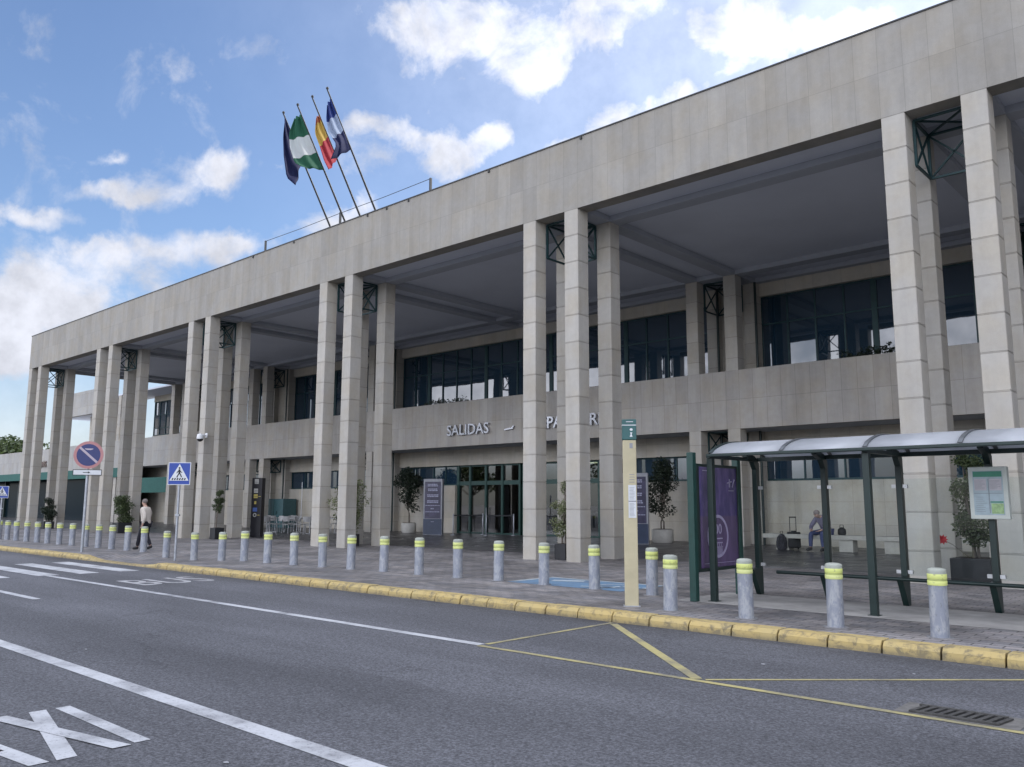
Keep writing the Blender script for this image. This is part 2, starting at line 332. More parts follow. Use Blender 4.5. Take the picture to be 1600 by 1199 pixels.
# ------------------------------------------------------------------ mesh helpers
class MB:
    def __init__(s): s.v = []; s.f = []; s.sm = []
    def add(s, vs_, fs, smooth=False):
        o = len(s.v); s.v += [tuple(p) for p in vs_]
        for f in fs: s.f.append([i+o for i in f]); s.sm.append(smooth)
        return s
    def box(s, x0, x1, y0, y1, z0, z1, T=None):
        p = [(x0, y0, z0), (x1, y0, z0), (x1, y1, z0), (x0, y1, z0), (x0, y0, z1), (x1, y0, z1), (x1, y1, z1), (x0, y1, z1)]
        if T: p = [T @ Vector(q) for q in p]
        return s.add(p, [(0, 3, 2, 1), (4, 5, 6, 7), (0, 1, 5, 4), (1, 2, 6, 5), (2, 3, 7, 6), (3, 0, 4, 7)])
    def bar(s, a, b, w, h=None, upv=(0, 0, 1)):
        a = Vector(a); b = Vector(b); h = h or w; d = (b-a).normalized(); u = Vector(upv)
        if abs(d.dot(u)) > .98: u = Vector((1, 0, 0))
        sx = d.cross(u).normalized(); sz = sx.cross(d)
        p = []
        for q in (a, b):
            for i, j in ((-1, -1), (1, -1), (1, 1), (-1, 1)): p.append(q+sx*i*w/2+sz*j*h/2)
        return s.add(p, [(0, 1, 2, 3), (7, 6, 5, 4), (0, 4, 5, 1), (1, 5, 6, 2), (2, 6, 7, 3), (3, 7, 4, 0)])
    def tube(s, pts, rad, n=10, cap=True):
        pts = [Vector(p) for p in pts]; rr = rad if isinstance(rad, (list, tuple)) else [rad]*len(pts)
        ring = []; prev = None
        for i, p in enumerate(pts):
            d = (pts[min(i+1, len(pts)-1)]-pts[max(i-1, 0)]).normalized()
            u = prev or (Vector((0, 0, 1)) if abs(d.z) < .9 else Vector((1, 0, 0)))
            a = d.cross(u).normalized(); bb = a.cross(d).normalized(); prev = bb
            ring.append([p+(a*math.cos(t)+bb*math.sin(t))*rr[i] for t in [2*PI*k/n for k in range(n)]])
        vs_ = [q for r_ in ring for q in r_]; fs = []
        for i in range(len(pts)-1):
            for k in range(n): fs.append((i*n+k, i*n+(k+1) % n, (i+1)*n+(k+1) % n, (i+1)*n+k))
        s.add(vs_, fs, True)
        if cap:
            s.add(ring[0], [tuple(range(n))]); s.add(ring[-1], [tuple(reversed(range(n)))])
        return s
    def lathe(s, prof, c=(0, 0, 0), n=24):
        vs_ = []; fs = []
        for r_, z in prof:
            for k in range(n): vs_.append((c[0]+r_*math.cos(2*PI*k/n), c[1]+r_*math.sin(2*PI*k/n), c[2]+z))
        for i in range(len(prof)-1):
            for k in range(n): fs.append((i*n+k, i*n+(k+1) % n, (i+1)*n+(k+1) % n, (i+1)*n+k))
        s.add(vs_, fs, True)
        m_ = len(prof)-1
        s.add([vs_[k] for k in range(n)], [tuple(reversed(range(n)))]); s.add([vs_[m_*n+k] for k in range(n)], [tuple(range(n))])
        return s
    def poly(s, pts): return s.add(pts, [tuple(range(len(pts)))])
    def prism(s, pts, a, b):
        """polygon pts (list of Vector at offset a), extruded by vector b"""
        n = len(pts); p = [Vector(q)+Vector(a) for q in pts]; q = [v_+Vector(b) for v_ in p]
        return s.add(p+q, [tuple(reversed(range(n))), tuple(range(n, 2*n))]+[(i, (i+1) % n, (i+1) % n+n, i+n) for i in range(n)])
    def mesh(s, name):
        me = bpy.data.meshes.new(name); me.from_pydata(s.v, [], s.f); me.update()
        me.polygons.foreach_set('use_smooth', s.sm)
        return me
    def build(s, name, mat, parent=None, loc=(0, 0, 0), rz=0, fix=True):
        me = s.mesh(name)
        if fix:
            bm = bmesh.new(); bm.from_mesh(me); bmesh.ops.recalc_face_normals(bm, faces=bm.faces); bm.to_mesh(me); bm.free()
        return mkobj(name, me, mat, parent, loc, rz)
def mkobj(name, me, mat, parent=None, loc=(0, 0, 0), rz=0):
    if mat is not None and not me.materials: me.materials.append(mat)
    o = bpy.data.objects.new(name, me); COL.objects.link(o); o.location = loc; o.rotation_euler = (0, 0, rz)
    if parent: o.parent = parent
    return o
def tag(o, label=None, cat=None, group=None, kind=None):
    for k, v in (('label', label), ('category', cat), ('group', group), ('kind', kind)):
        if v: o[k] = v
    return o
def thing(name, label, cat, loc=(0, 0, 0), rz=0, group=None):
    o = bpy.data.objects.new(name, None); COL.objects.link(o); o.location = loc; o.rotation_euler = (0, 0, rz)
    o.empty_display_size = .2
    return tag(o, label, cat, group)
def copy_tree(o, parent=None):
    c = o.copy(); COL.objects.link(c); c.parent = parent
    if parent is not None:
        for k in ('label',):
            pass
    for ch in list(o.children): copy_tree(ch, c)
    return c
def struct(o): o['kind'] = 'structure'; return o
def bevel(o, w=.01, seg=2):
    b = o.modifiers.new("bevel", 'BEVEL'); b.width = w; b.segments = seg; b.limit_method = 'ANGLE'; b.angle_limit = R(40); return o
def bake(o):
    dg = bpy.context.evaluated_depsgraph_get(); me = bpy.data.meshes.new_from_object(o.evaluated_get(dg)); return me
def text_mesh(txt, size=1.0, extrude=.0, offset=0.0, sx=1.0, align='LEFT', shear=0.0):
    cu = bpy.data.curves.new("lettering", 'FONT'); cu.body = txt; cu.size = size; cu.extrude = extrude; cu.offset = offset
    cu.align_x = align; cu.shear = shear; cu.resolution_u = 3
    o = bpy.data.objects.new("lettering", cu); COL.objects.link(o)
    me = bake(o); bpy.data.objects.remove(o); bpy.data.curves.remove(cu)
    me.transform(Matrix.Diagonal((sx, 1, 1, 1))); me.materials.clear(); return me
def text_obj(name, txt, mat, mw, parent=None, **k):
    me = text_mesh(txt, **k); me.transform(mw); return mkobj(name, me, mat, parent)
def floor_z(x, y):
    if y > 0: return .011*y
    if y > -4.6: return 0.0
    a = min(1, max(0, (-4.6-y)/1.4)); bx = min(1, max(0, (x+21.2)/1.2))*min(1, max(0, (-15.9-x)/1.2))
    a = a*a*(3-2*a); bx = bx*bx*(3-2*bx)
    return -.105*a*bx

# ------------------------------------------------------------------ ground
bmx = MB().box(-900, 900, -900, 900, -.6, -.25); struct(bmx.build("ground", M_conc))
struct(MB().box(-400, 300, -60, -7.9, -.24, -.13).build("road", M_asph))
xs = [-400, -200, -130, -90]+[-60+i for i in range(0, 37)]+[-23.5+.4*i for i in range(1, 24)]+[-13.5+1.5*i for i in range(0, 30)]+[60, 120, 300]
xs = sorted(set(xs)); ys = [-8.0, -7.6, -7.2, -6.8, -6.4, -6.0, -5.6, -5.2, -4.8, -4.4, -3, 0, 4, 8, 11.55]
mb = MB(); nx_ = len(xs)
vs_ = [(x, y, floor_z(x, y)) for y in ys for x in xs]
fs = [(j*nx_+i, j*nx_+i+1, (j+1)*nx_+i+1, (j+1)*nx_+i) for j in range(len(ys)-1) for i in range(nx_-1)]
mb.add(vs_, fs); pv = struct(mb.build("pavement", M_pave, fix=False))
mb = MB(); mb.add([(-110, 2.15, .0236+.004), (60, 2.15, .0236+.004), (60, 11.35, .1248+.004), (-110, 11.35, .1248+.004)], [(0, 1, 2, 3)])
struct(mb.build("portico_floor", M_slab, fix=False))
# kerb of separate painted blocks
mb = MB(); x = -75.0; Lk = .632
x = -1.56-Lk*116
while x < 40:
    d0 = floor_z(x+.02, -8); d1 = floor_z(x+Lk-.012, -8)
    j0 = random.uniform(-.006, .006); j1 = random.uniform(-.006, .006)
    a, b_ = x+.010, x+Lk-.012
    y0, y1 = -8.17+j0, -7.86
    p = [(a, y0, -.135), (b_, y0, -.135), (b_, y1, -.135), (a, y1, -.135), (a, y0+.012, d0-.045+j1), (b_, y0+.012, d1-.045+j1), (b_, y0+.06, d1+.006+j1), (a, y0+.06, d0+.006+j1), (b_, y1, d1+.006+j1), (a, y1, d0+.006+j1)]
    mb.add(p, [(0, 3, 2, 1), (0, 1, 5, 4), (4, 5, 6, 7), (7, 6, 8, 9), (9, 8, 2, 3), (0, 4, 7, 9, 3), (1, 2, 8, 6, 5)])
    x += Lk
kb = struct(mb.build("kerb", M_kerb)); bevel(kb, .012, 2)
# concrete strip under the bus shelter and the blue bay on the paving
mb = MB(); mb.add([(-1.75, -6.1, .004), (12, -6.1, .004), (12, -4.18, .004), (-1.75, -4.35, .004)], [(0, 1, 2, 3)])
struct(mb.build("concrete_strip", M_conc, fix=False))
mb = MB(); mb.add([(-6.0, -5.6, .004), (-3.2, -5.6, .004), (-3.2, -4.15, .004), (-6.0, -4.15, .004)], [(0, 1, 2, 3)])
struct(mb.build("blue_pavement_marking", M_bpaint, fix=False))
def strokes(mb, pts, w, z):
    for a, b_ in zip(pts[:-1], pts[1:]):
        a = Vector((*a, z)); b_ = Vector((*b_, z)); d = (b_-a).normalized(); n_ = Vector((-d.y, d.x, 0))*w/2
        mb.add([a-n_, b_-n_, b_+n_, a+n_], [(0, 1, 2, 3)])
mb = MB()
strokes(mb, [(-6.0, -4.20), (-3.2, -4.20)], .10, .0085)
strokes(mb, [(-5.95, -5.45), (-5.95, -4.3)], .12, .0085)
# wheelchair symbol: head, back, seat, leg, wheel
cx0, cy0 = -3.95, -4.9
strokes(mb, [(cx0+.62*1.0, cy0+.10), (cx0+.2, cy0+.10), (cx0+.2, cy0-.30), (cx0-.10, cy0-.30), (cx0-.38, cy0-.42)], .10, .0085)
strokes(mb, [(cx0+.1+.34*math.cos(t), cy0+.05+.34*math.sin(t)) for t in [R(a) for a in range(80, 330, 25)]], .08, .0085)
mb.poly([(cx0+.78+.10*math.cos(t), cy0+.10+.10*math.sin(t), .0085) for t in [R(a) for a in range(0, 360, 36)]])
strokes(mb, [(-5.5, -4.75), (-4.9, -4.45)], .3, .0085)
struct(mb.build("wheelchair_marking", M_bwhite, fix=False))
# ------------------------------------------------------------------ road markings
ZR = -.13+.005
def mark(name, polys, mat):
    mb = MB()
    for p in polys: mb.add([(a, b_, ZR) for a, b_ in p], [tuple(range(len(p)))])
    o = mb.build(name, mat, fix=False)
    for pl in o.data.polygons:
        if pl.normal.z < 0: pl.flip()
    return struct(o)
def strip(x0, x1, y, w): return [(x0, y-w/2), (x1, y-w/2), (x1, y+w/2), (x0, y+w/2)]
mark("bus_lane_line", [strip(-15.7, -1.52, -10.9, .14)], M_wpaint)
mark("wide_lane_line", [strip(-300, 60, -14.82, .17)], M_wpaint)
mark("dashed_lane_line", [strip(-10.6-7.2*i-3.6, -10.6-7.2*i, -12.82, .14) for i in range(0, 20)], M_wpaint)
mark("crosswalk_stripes", [strip(-20.3, -15.7, y, .46) for y in (-8.98, -9.94, -10.86, -11.9)], M_wpaint)
mark("left_bus_lane_line", [strip(-120, -20.9, -10.9, .14)], M_wfaded)
def seg(a, b_, w):
    a = Vector(a); b_ = Vector(b_); d = (b_-a).normalized(); n_ = Vector((-d.y, d.x))*w/2
    return [tuple(a-n_), tuple(b_-n_), tuple(b_+n_), tuple(a+n_)]
mark("yellow_boundary_line", [strip(-1.50, 60, -10.97, .085)], M_ypaint)
zz = [(-1.5, -10.84), (-1.5, -8.24), (1.42, -10.9), (4.2, -8.35), (7.2, -10.9), (10, -8.3)]
ym = [seg(zz[0], zz[1], .075), seg((-1.42, -8.32), zz[2], .11), seg((1.50, -10.88), zz[3], .06), seg(zz[3], zz[4], .08), seg(zz[4], zz[5], .08)]
mark("yellow_zigzag_line", ym, M_ypaint)
def road_text(name, t, x0, x1, y0, y1, mat, offset=.0):
    """letters whose tops point to -x and that read towards +y"""
    me = text_mesh(t, 1.0, 0, offset)
    xs_ = [v_.co.x for v_ in me.vertices]; ys_ = [v_.co.y for v_ in me.vertices]
    ax, bx_, ay, by = min(xs_), max(xs_), min(ys_), max(ys_)
    for v_ in me.vertices:
        u_ = (v_.co.x-ax)/(bx_-ax); w_ = (v_.co.y-ay)/(by-ay)
        v_.co = Vector((x1+(x0-x1)*w_, y0+(y1-y0)*u_, ZR))
    o = mkobj(name, me, mat)
    for pl in me.polygons:
        if pl.normal.z < 0: pl.flip()
    return struct(o)
road_text("bus_lettering", "BUS", -13.2, -11.75, -10.38, -8.72, M_wfaded, .012)
T0, T1 = -1.84, -.31
mark("taxi_lettering", [
    [(T0, -15.60), (T1-.04, -15.60), (T1-.04, -15.485), (T0, -15.485)],
    [(T0, -15.80), (T0, -15.67), (T1, -16.00), (T1, -16.13)],
    ], M_wpaint)
xs_o = mark("taxi_cross_stroke", [[(T0, -15.96), (T0, -16.09), (T1, -15.77), (T1, -15.64)]], M_wpaint); xs_o.location.z = .003
mark("taxi_letter_a", [[(T0, -16.36), (T0, -16.49), (T1, -16.30), (T1, -16.175)], [(T0, -16.37), (T0, -16.50), (T1, -16.69), (T1, -16.56)], [(-.92, -16.31), (-.80, -16.29), (-.80, -16.58), (-.92, -16.55)]], M_wpaint)
mark("taxi_letter_t", [[(T0, -16.85), (T0, -17.3), (T0+.28, -17.3), (T0+.28, -16.85)], [(T0+.28, -17.02), (T0+.28, -17.14), (T1, -17.14), (T1, -17.02)]], M_wpaint)
# drain grate
t = thing("drain_grate", "iron storm drain grate with slanted slots beside the yellow road line", "drain grate", (3.72, -10.72, -.13))
M_iron = simple("cast_iron", (.07, .068, .066), .6, .4, var=.3, scale=15)
M_shaft_shade = simple("drain_shade_black", (.004, .004, .005), .9)
MB().box(-.46, .46, -.22, .22, .001, .005).build("concrete_surround", simple("stained_concrete", (.13, .125, .118), .85, var=.35, scale=9), t)
MB().box(-.33, .30, -.15, .12, .006, .008).build("shaft_shade_sheet", M_shaft_shade, t)  # flat black sheet, the shade inside the shaft put into its colour
mb = MB()
for y in (-.15, .13): mb.box(-.345, .315, y-.02, y+.02, .008, .022)
for i in range(10):
    x = -.33+i*.07; mb.add([(x-.018, -.13, .009), (x+.018, -.13, .009), (x+.058, .11, .009), (x+.022, .11, .009), (x-.018, -.13, .02), (x+.018, -.13, .02), (x+.058, .11, .02), (x+.022, .11, .02)], [(0, 3, 2, 1), (4, 5, 6, 7), (0, 1, 5, 4), (1, 2, 6, 5), (2, 3, 7, 6), (3, 0, 4, 7)])
mb.build("grating", M_iron, t)
mb = MB()
for (x, y, s_) in ((1.55, -9.75, .035), (.55, -15.4, .03), (2.9, -9.2, .02), (-4.6, -14.3, .02)):
    mb.poly([(x+s_*random.uniform(.6, 1.3)*math.cos(a), y+s_*.6*math.sin(a), ZR+.004) for a in [R(k) for k in range(0, 360, 60)]])
tag(mb.build("paper_litter", M_wpaint, fix=False), kind='stuff')
# ------------------------------------------------------------------ terminal building
Pk = 10.54828; W = .4937; G_ = 1.1036; DP = .4863; GD = 1.0829
B = 10.0; H = 12.13
XK = [(k-5)*Pk for k in range(0, 8)]; XL = XK[0]
term = thing("terminal_building", "long airport terminal with stone colonnade, flat fascia and recessed dark windows", "terminal")
def col_mesh(z0, z1, w=W, d=DP, c=.7803, jg=.008, jd=.012):
    prof = [(z0, 0)]; n = 0; zj = z1-c
    js = []
    while zj > z0+.15: js.append(zj); zj -= c
    for z in reversed(js): prof += [(z-jg, 0), (z-jg, jd), (z+jg, jd), (z+jg, 0)]
    prof.append((z1, 0)); vs_ = []; fs = []; ch = .012
    for z, i in prof:
        e = ch
        vs_ += [(i+e, i, z), (w-i-e, i, z), (w-i, i+e, z), (w-i, d-i-e, z), (w-i-e, d-i, z), (i+e, d-i, z), (i, d-i-e, z), (i, i+e, z)]
    for k in range(len(prof)-1):
        for q in range(8): fs.append((k*8+q, k*8+(q+1) % 8, (k+1)*8+(q+1) % 8, (k+1)*8+q))
    m_ = len(prof)-1
    fs += [tuple(reversed(range(8))), tuple(range(m_*8, m_*8+8))]
    mb = MB(); mb.add(vs_, fs); return mb.mesh("column")
cm = col_mesh(-.03, B+.02)
def column(x, y, me=cm, parent=term):
    return mkobj("column", me, M_col, parent, (x, y, 0))
for k, xk in enumerate(XK[:7]):
    for y in (0, DP+GD):
        for x in (0, W+G_): column(xk+x, y)
    if k == 3: continue          # the wide entrance bay has no inner columns
    for y in (9.412, 10.98):
        for x in (0, W+G_): column(xk+x, y)
XR = 60
# fascia beam and end beam
MB().box(XL-.005, XR, -.004, .487, B, H).build("fascia_beam", M_beam, term)
MB().box(XL-.005, XL+.49, .487, 11.6, B, H).build("end_beam", M_beam, term)
MB().box(XL-.03, XR, -.03, .52, H, H+.035).build("coping", M_copng, term)
MB().box(XL+.49, XR, .487, 40, 10.18, 11.85).build("roof", M_ceil, term)
# ceiling ribs
mb = MB()
for y0, y1 in ((1.571, 2.055), (9.412, 9.90)): mb.box(XL+.49, XR, y0, y1, B, 10.175)
mb.box(XL+.49, XR, 10.982, 11.30, B, 10.175)
for k, xk in enumerate(XK[1:]+[XK[0]]):
    for x in (xk, xk+W+G_):
        x0 = max(x, XL+.492)
        if x+W > x0: mb.box(x0, x+W, .489, 11.298, B+.004, 10.173)
mb.build("ceiling_ribs", M_rib, term)
# parapet band and first floor slab
MB().box(XL, XR, 9.40, 9.60, 4.28, 6.42).build("parapet", M_par, term)
MB().box(XL, XR, 9.60, 11.3, 4.285, 4.6).build("loggia_slab", M_rib, term)
# back wall
mb = MB()
def wall(x0, x1, z0, z1, y0=11.3, y1=11.7): mb.box(x0, x1, y0, y1, z0, z1)
bays = []
for k in (0, 1, 2, 4, 5, 6):
    xa = XK[k]+2.05; xb = XK[4] if k == 2 else XK[k+1]; bays.append((k, xa, xb))
    wall(XK[k]-.0, xa, -.1, 10.177)
    wall(xa+.002, xb-.002, 9.5, 10.177); wall(xa+.002, xb-.002, 3.5, 5.2)
    if k == 2: wall(xa+.002, -25.2, -.1, 2.5); wall(-14.4, xb-.002, -.1, 2.5)
    else: wall(xa+.002, xb-.002, -.1, 2.45)
wall(XK[7], XR, -.1, 10.177)
mb.build("wall", M_wall, term)
MB().box(XL, XR, 19, 40, -.1, 10.17).build("rear_block", M_wall, term)
MB().box(XL, XL+.3, 11.7, 19, -.1, 10.17).build("end_wall", M_wall, term)
MB().box(XR-.3, XR, 11.7, 19, -.1, 10.17).build("end_wall", M_wall, term)
def window(x0, x1, z0, z1, divs, thick=(), trans=(), y=11.48, fr=M_truss, gl=M_glass, fw=.06, parent=term, tw=.20):
    mb = MB()
    mb.box(x0, x1, y, y+.1, z0, z0+fw+.02).box(x0, x1, y, y+.1, z1-fw, z1)
    mb.box(x0, x0+fw, y+.002, y+.098, z0+fw+.02, z1-fw).box(x1-fw, x1, y+.002, y+.098, z0+fw+.02, z1-fw)
    for d in divs:
        w_ = tw if d in thick else .055
        mb.box(d-w_/2, d+w_/2, y+.004, y+.096, z0+fw+.02, z1-fw)
    for z in trans: mb.box(x0+fw, x1-fw, y+.010, y+.09, z-.025, z+.025)
    f = mb.build("window", fr, parent)
    g1 = MB()
    ds = [x0+fw/2]+sorted(divs)+[x1-fw/2]; zs = [z0+.04]+sorted(trans)+[z1-.03]
    for i in range(len(ds)-1):
        for j in range(len(zs)-1):
            tx = random.uniform(-.008, .008); tz = random.uniform(-.006, .006)
            yy = y+.05
            g1.add([(ds[i], yy-tx-tz, zs[j]), (ds[i+1], yy+tx-tz, zs[j]), (ds[i+1], yy+tx+tz, zs[j+1]), (ds[i], yy-tx+tz, zs[j+1])], [(0, 1, 2, 3)])
    g1.build("pane", gl, f, fix=False)
    return f
for k, xa, xb in bays:
    nd = 18 if k == 2 else 8; s4 = (xb-xa)/nd
    dv = [xa+s4*i for i in range(1, nd)]
    window(xa, xb, 5.2, 9.5, dv, tuple(dv[1::4]) if k == 2 else (dv[3],), (8.42,))
    if k == 2: continue
    window(xa, xb, 2.45, 3.5, [xa+s4*i*1.15 for i in (1.2, 2.4, 4, 5.5)], (), ())
window(XK[2]+2.05, -25.2, 2.5, 3.5, [-28.4, -27, -26.1])
window(-14.4, XK[4], 2.5, 3.5, [-13.4, -12.4, -11.4])
# entrance doors with a dim hall behind
def entrance(x0, x1, divs, label):
    f = MB()
    for z in (.12, 2.50, 3.42): f.box(x0, x1, 11.50, 11.62, z, z+(.20 if z == 2.50 else .08))
    for d in [x0+.06]+divs+[x1-.06]: f.box(d-.06, d+.06, 11.47, 11.63, .12, 3.50)
    fr = f.build("entrance_door", M_green, term); fr['label'] = label
    g1 = MB(); g1.box(x0+.1, x1-.1, 11.55, 11.556, .2, 3.45); g1.build("pane", M_door, fr)
    for d in divs[1:-1]:
        MB().box(d+.10, d+.13, 11.40, 11.44, .9, 1.4).build("handle", M_galv, fr)
entrance(-25.2, -20.9, [-24.3, -23.2, -22.1], "green framed glass entrance doors under SALIDAS")
entrance(-20.78, -14.4, [-19.9, -18.6, -17.4, -16.3, -15.3], "green framed glass entrance doors behind the middle columns")
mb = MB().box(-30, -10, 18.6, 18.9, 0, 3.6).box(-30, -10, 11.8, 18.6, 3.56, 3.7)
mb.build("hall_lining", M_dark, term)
for x in (-24.0, -22.3, -17.4): MB().box(x-.5, x+.5, 12.6, 12.75, 3.44, 3.52).build("ceiling_lamp", M_lamp, term)
mb = MB()
for x in (-24.6, -23.3, -20.5, -17, -15.6):
    mb.box(x-.35, x+.35, 14.5, 14.7, .1, 1.3)
mb.build("check_in_counter", M_grey, term)
# steel bracket cages between the columns
def cage(x0, x1, y0, y1, z0, z1, front=False, w=.055):
    mb = MB(); e = w/2+.004
    x0 += e; x1 -= e; y0 += e; y1 -= e
    P4 = [(x0, y0), (x1, y0), (x1, y1), (x0, y1)]
    for x, y in P4: mb.bar((x, y, z0), (x, y, z1), w)
    sides = [(3, 0), (1, 2), (2, 3)]+([(0, 1)] if front else [])
    for a, b_ in sides:
        A_ = P4[a]; B_ = P4[b_]
        for z in (z0, z1): mb.bar((*A_, z), (*B_, z), w*.9)
        mb.bar((*A_, z0), (*B_, z1), w*.7); mb.bar((*B_, z0), (*A_, z1), w*.7)
    a, b_ = P4[0], P4[1]; mb.bar((*a, z1), (*b_, z1), w*.9)
    mb.bar((*P4[0], z1), (*P4[2], z1), w*.7); mb.bar((*P4[1], z1), (*P4[3], z1), w*.7)
    return mb.build("bracket_cage", M_truss, term)
for k in range(0, 7):
    cage(XK[k]+W, XK[k]+W+G_, DP, DP+GD, 8.93, 9.96)
    if k == 3: continue
    cage(XK[k]+W, XK[k]+W+G_, 9.9, 10.98, 8.93, 9.96)
    cage(XK[k]+W, XK[k]+W+G_, 9.9, 10.98, 3.50, 4.24)
for k in (0, 1, 2, 4, 5, 6):
    for x in (W+.10, W+G_+W+.1): MB().tube([(XK[k]+x, 10.78, .1), (XK[k]+x, 10.78, 9.95)], .05, 8).build("downpipe", M_dgreen, term)
# roof edge wire
for x in (-25.4, -20.1, -14.94):
    MB().box(x-.035, x+.035, .10, .17, H+.03, H+.55).box(x-.12, x+.12, .05, .22, H+.03, H+.07).build("railing_post", M_copng, term)
mb = MB(); mb.tube([(-25.4, .13, H+.53), (-22.8, .13, H+.50), (-20.1, .13, H+.52), (-17.5, .13, H+.50), (-14.94, .13, H+.53)], .012, 5)
mb.build("railing_wire", M_copng, term)
for x in (-26.1, -23.0, -18.2, -17.1, -15.9, -12.0, -8.3):
    MB().box(x-.03, x+.03, -.05, -.005, H-.10, H-.02).build("drip_spout", M_copng, term)
# lettering on the parapet
rotx = Matrix.Rotation(R(90), 4, 'X')
def sign_word(txt, x0, x1, zb, zt):
    me = text_mesh(txt, 1.0, .05, .012)
    xs_ = [v_.co.x for v_ in me.vertices]; ys_ = [v_.co.y for v_ in me.vertices]
    S_ = Matrix.Diagonal(((x1-x0)/(max(xs_)-min(xs_)), (zt-zb)/(max(ys_)-min(ys_)), 1, 1)) @ Matrix.Translation((-min(xs_), -min(ys_), 0))
    me.transform(Matrix.Translation((x0, 9.31, zb)) @ rotx @ S_); return mkobj("lettering", me, M_steel, term)
sign_word("SALIDAS", -23.68, -20.9, 4.79, 5.30)
sign_word("DEPARTURES", -18.32, -14.0, 4.80, 5.31)
mb = MB()   # little aeroplane emblem between the words
pl = [(-19.95, 4.86), (-19.45, 4.90), (-19.36, 5.04), (-19.43, 5.05), (-19.50, 4.97), (-19.95, 4.92)]
mb.prism([(a, 9.30, c) for a, c in pl], (0, 0, 0), (0, .07, 0)); mb.build("aeroplane_emblem", M_steel, term)
# wall fittings
def lab(o, l): o['label'] = l; return o
cct = MB(); cct.tube([(-29.35, .0, 4.62), (-29.35, -.16, 4.62), (-29.35, -.25, 4.55)], .035, 8)
t = thing("security_camera", "white dome security camera fixed to the column behind the crossing sign", "camera", (-29.35, -.02, 4.45))
mb = MB(); mb.tube([(0, .02, .1), (0, -.20, .1)], .04, 8); mb.box(-.08, .08, -.0, .03, 0, .2); mb.build("mounting_arm", M_white, t)
MB().lathe([(.04, .16), (.13, .12), (.15, .0), (.15, -.08)], (0, -.27, 0)).build("housing", M_white, t)
MB().lathe([(.13, -.08), (.11, -.15), (.05, -.19), (.005, -.20)], (0, -.27, 0)).build("dome", M_black, t)
# ------------------------------------------------------------------ wings to the left
wing = thing("two_storey_wing", "pale stone wing with open upper loggia seen beyond the left end of the colonnade", "building")
MB().box(-73.85, XL-.01, 9.4, 9.7, 4.28, 6.38).build("parapet", M_wing, wing)
MB().box(-73.85, -64.6, 9.4, 9.7, 8.92, 10.95).build("fascia", M_wing, wing)
MB().box(-73.85, -64.6, 9.7, 12, 8.95, 9.3).box(-64.6, XL-.01, 9.4, 12, 9.97, 10.08).build("roof", M_ceil, wing)
MB().box(-73.85, XL-.01, 9.7, 12, 4.285, 4.6).build("floor_slab", M_rib, wing)
cmw = col_mesh(-.03, 9.96)
for x in (-73.8, -63.3, -61.7, -60.5): mkobj("column", cmw, M_col, wing, (x, 9.72 if x < -65 else 9.412, 0))
MB().box(-60.0, XL-.01, 11.5, 11.8, 9.5, 9.968).box(-60.0, XL-.01, 11.5, 11.8, 3.4, 6.8).box(-73.85, XL-.01, 11.5, 11.8, .0, 3.398).box(-73.85, -60.002, 11.5, 11.8, 3.4, 6.3).build("wall", M_wall, wing)
window(-60.0, XL-.01, 6.8, 9.5, [-59, -58, -57, -56, -55, -54], (), (8.42, 7.4), y=11.55, parent=wing)
mb = MB()
for x in (-70, -69.1, -68.2, -67.3): mb.box(x-.12, x+.12, 10.6, 11.1, 6.0, 8.95)
mb.build("screen_fins", M_wall, wing)
MB().box(-57.2, XL-.1, 9.45, 9.62, 2.33, 3.42).build("awning", M_awn, wing)
MB().box(-73.8, -58, 9.9, 10.0, .1, 4.2).build("shopfront", M_shop, wing)
MB().box(-73.85, -58.2, 9.3, 9.398, 3.55, 4.27).build("green_band", M_awn, wing)
low = thing("single_storey_wing", "low pale stone wing with a dark green band at the far left edge", "building")
MB().box(-130, -73.87, 9.4, 9.8, 4.28, 6.34).build("fascia", M_wing, low)
MB().box(-130, -73.87, 9.8, 30, 5.9, 6.2).build("roof", M_ceil, low)
MB().box(-130, -73.87, 9.25, 9.397, 3.62, 4.275).build("green_band", M_awn, low)
MB().box(-130, -73.87, 11.2, 11.3, .0, 5.9).build("shopfront", M_shop, low)
mb = MB()
for i in range(12): mb.box(-76-4*i, -75.8-4*i, 11.0, 11.2, 0, 4.2)
mb.build("shopfront_frame", M_dgreen, low)
for (t_, x0, z0) in (("LLEGADAS", -79.5, 4.75),):
    me = text_mesh(t_, 1.0, .04, .01); me.transform(Matrix.Translation((x0, 9.33, z0)) @ rotx @ Matrix.Diagonal((.75, .75, 1, 1)))
    mkobj("lettering", me, simple("bronze_letters", (.16, .12, .10), .5, .4), low)
# ------------------------------------------------------------------ flags
def pole(i, x, label):
    t = thing("flagpole", label, "flagpole", (x, .1, H+.03), group="flagpoles on the roof edge")
    lean = Vector((0, -2.30, 3.88))
    mb = MB(); mb.tube([(0, 0, 0), lean*.5, lean], [.04, .034, .026], 8); mb.build("pole", M_copng, t)
    mb = MB(); mb.lathe([(.02, 0), (.05, .03), (.05, .07), (.01, .11)], lean); mb.build("finial", M_copng, t)
    mb = MB(); mb.box(-.1, .1, -.1, .1, -.02, .03); mb.build("base_plate", M_copng, t)
    return t
FX = [-20.64, -19.70, -18.77, -17.86]
for i, l in enumerate(["leftmost leaning flagpole, carrying the furled dark blue flag", "leaning flagpole carrying the green and white flag", "leaning flagpole carrying the red and yellow flag", "rightmost leaning flagpole, carrying the blue and white flag"]): pole(i, FX[i], l)
CAMR = Vector((math.cos(YAW), -math.sin(YAW), 0))       # across the street-side view of the flags; cloth simply hangs this way
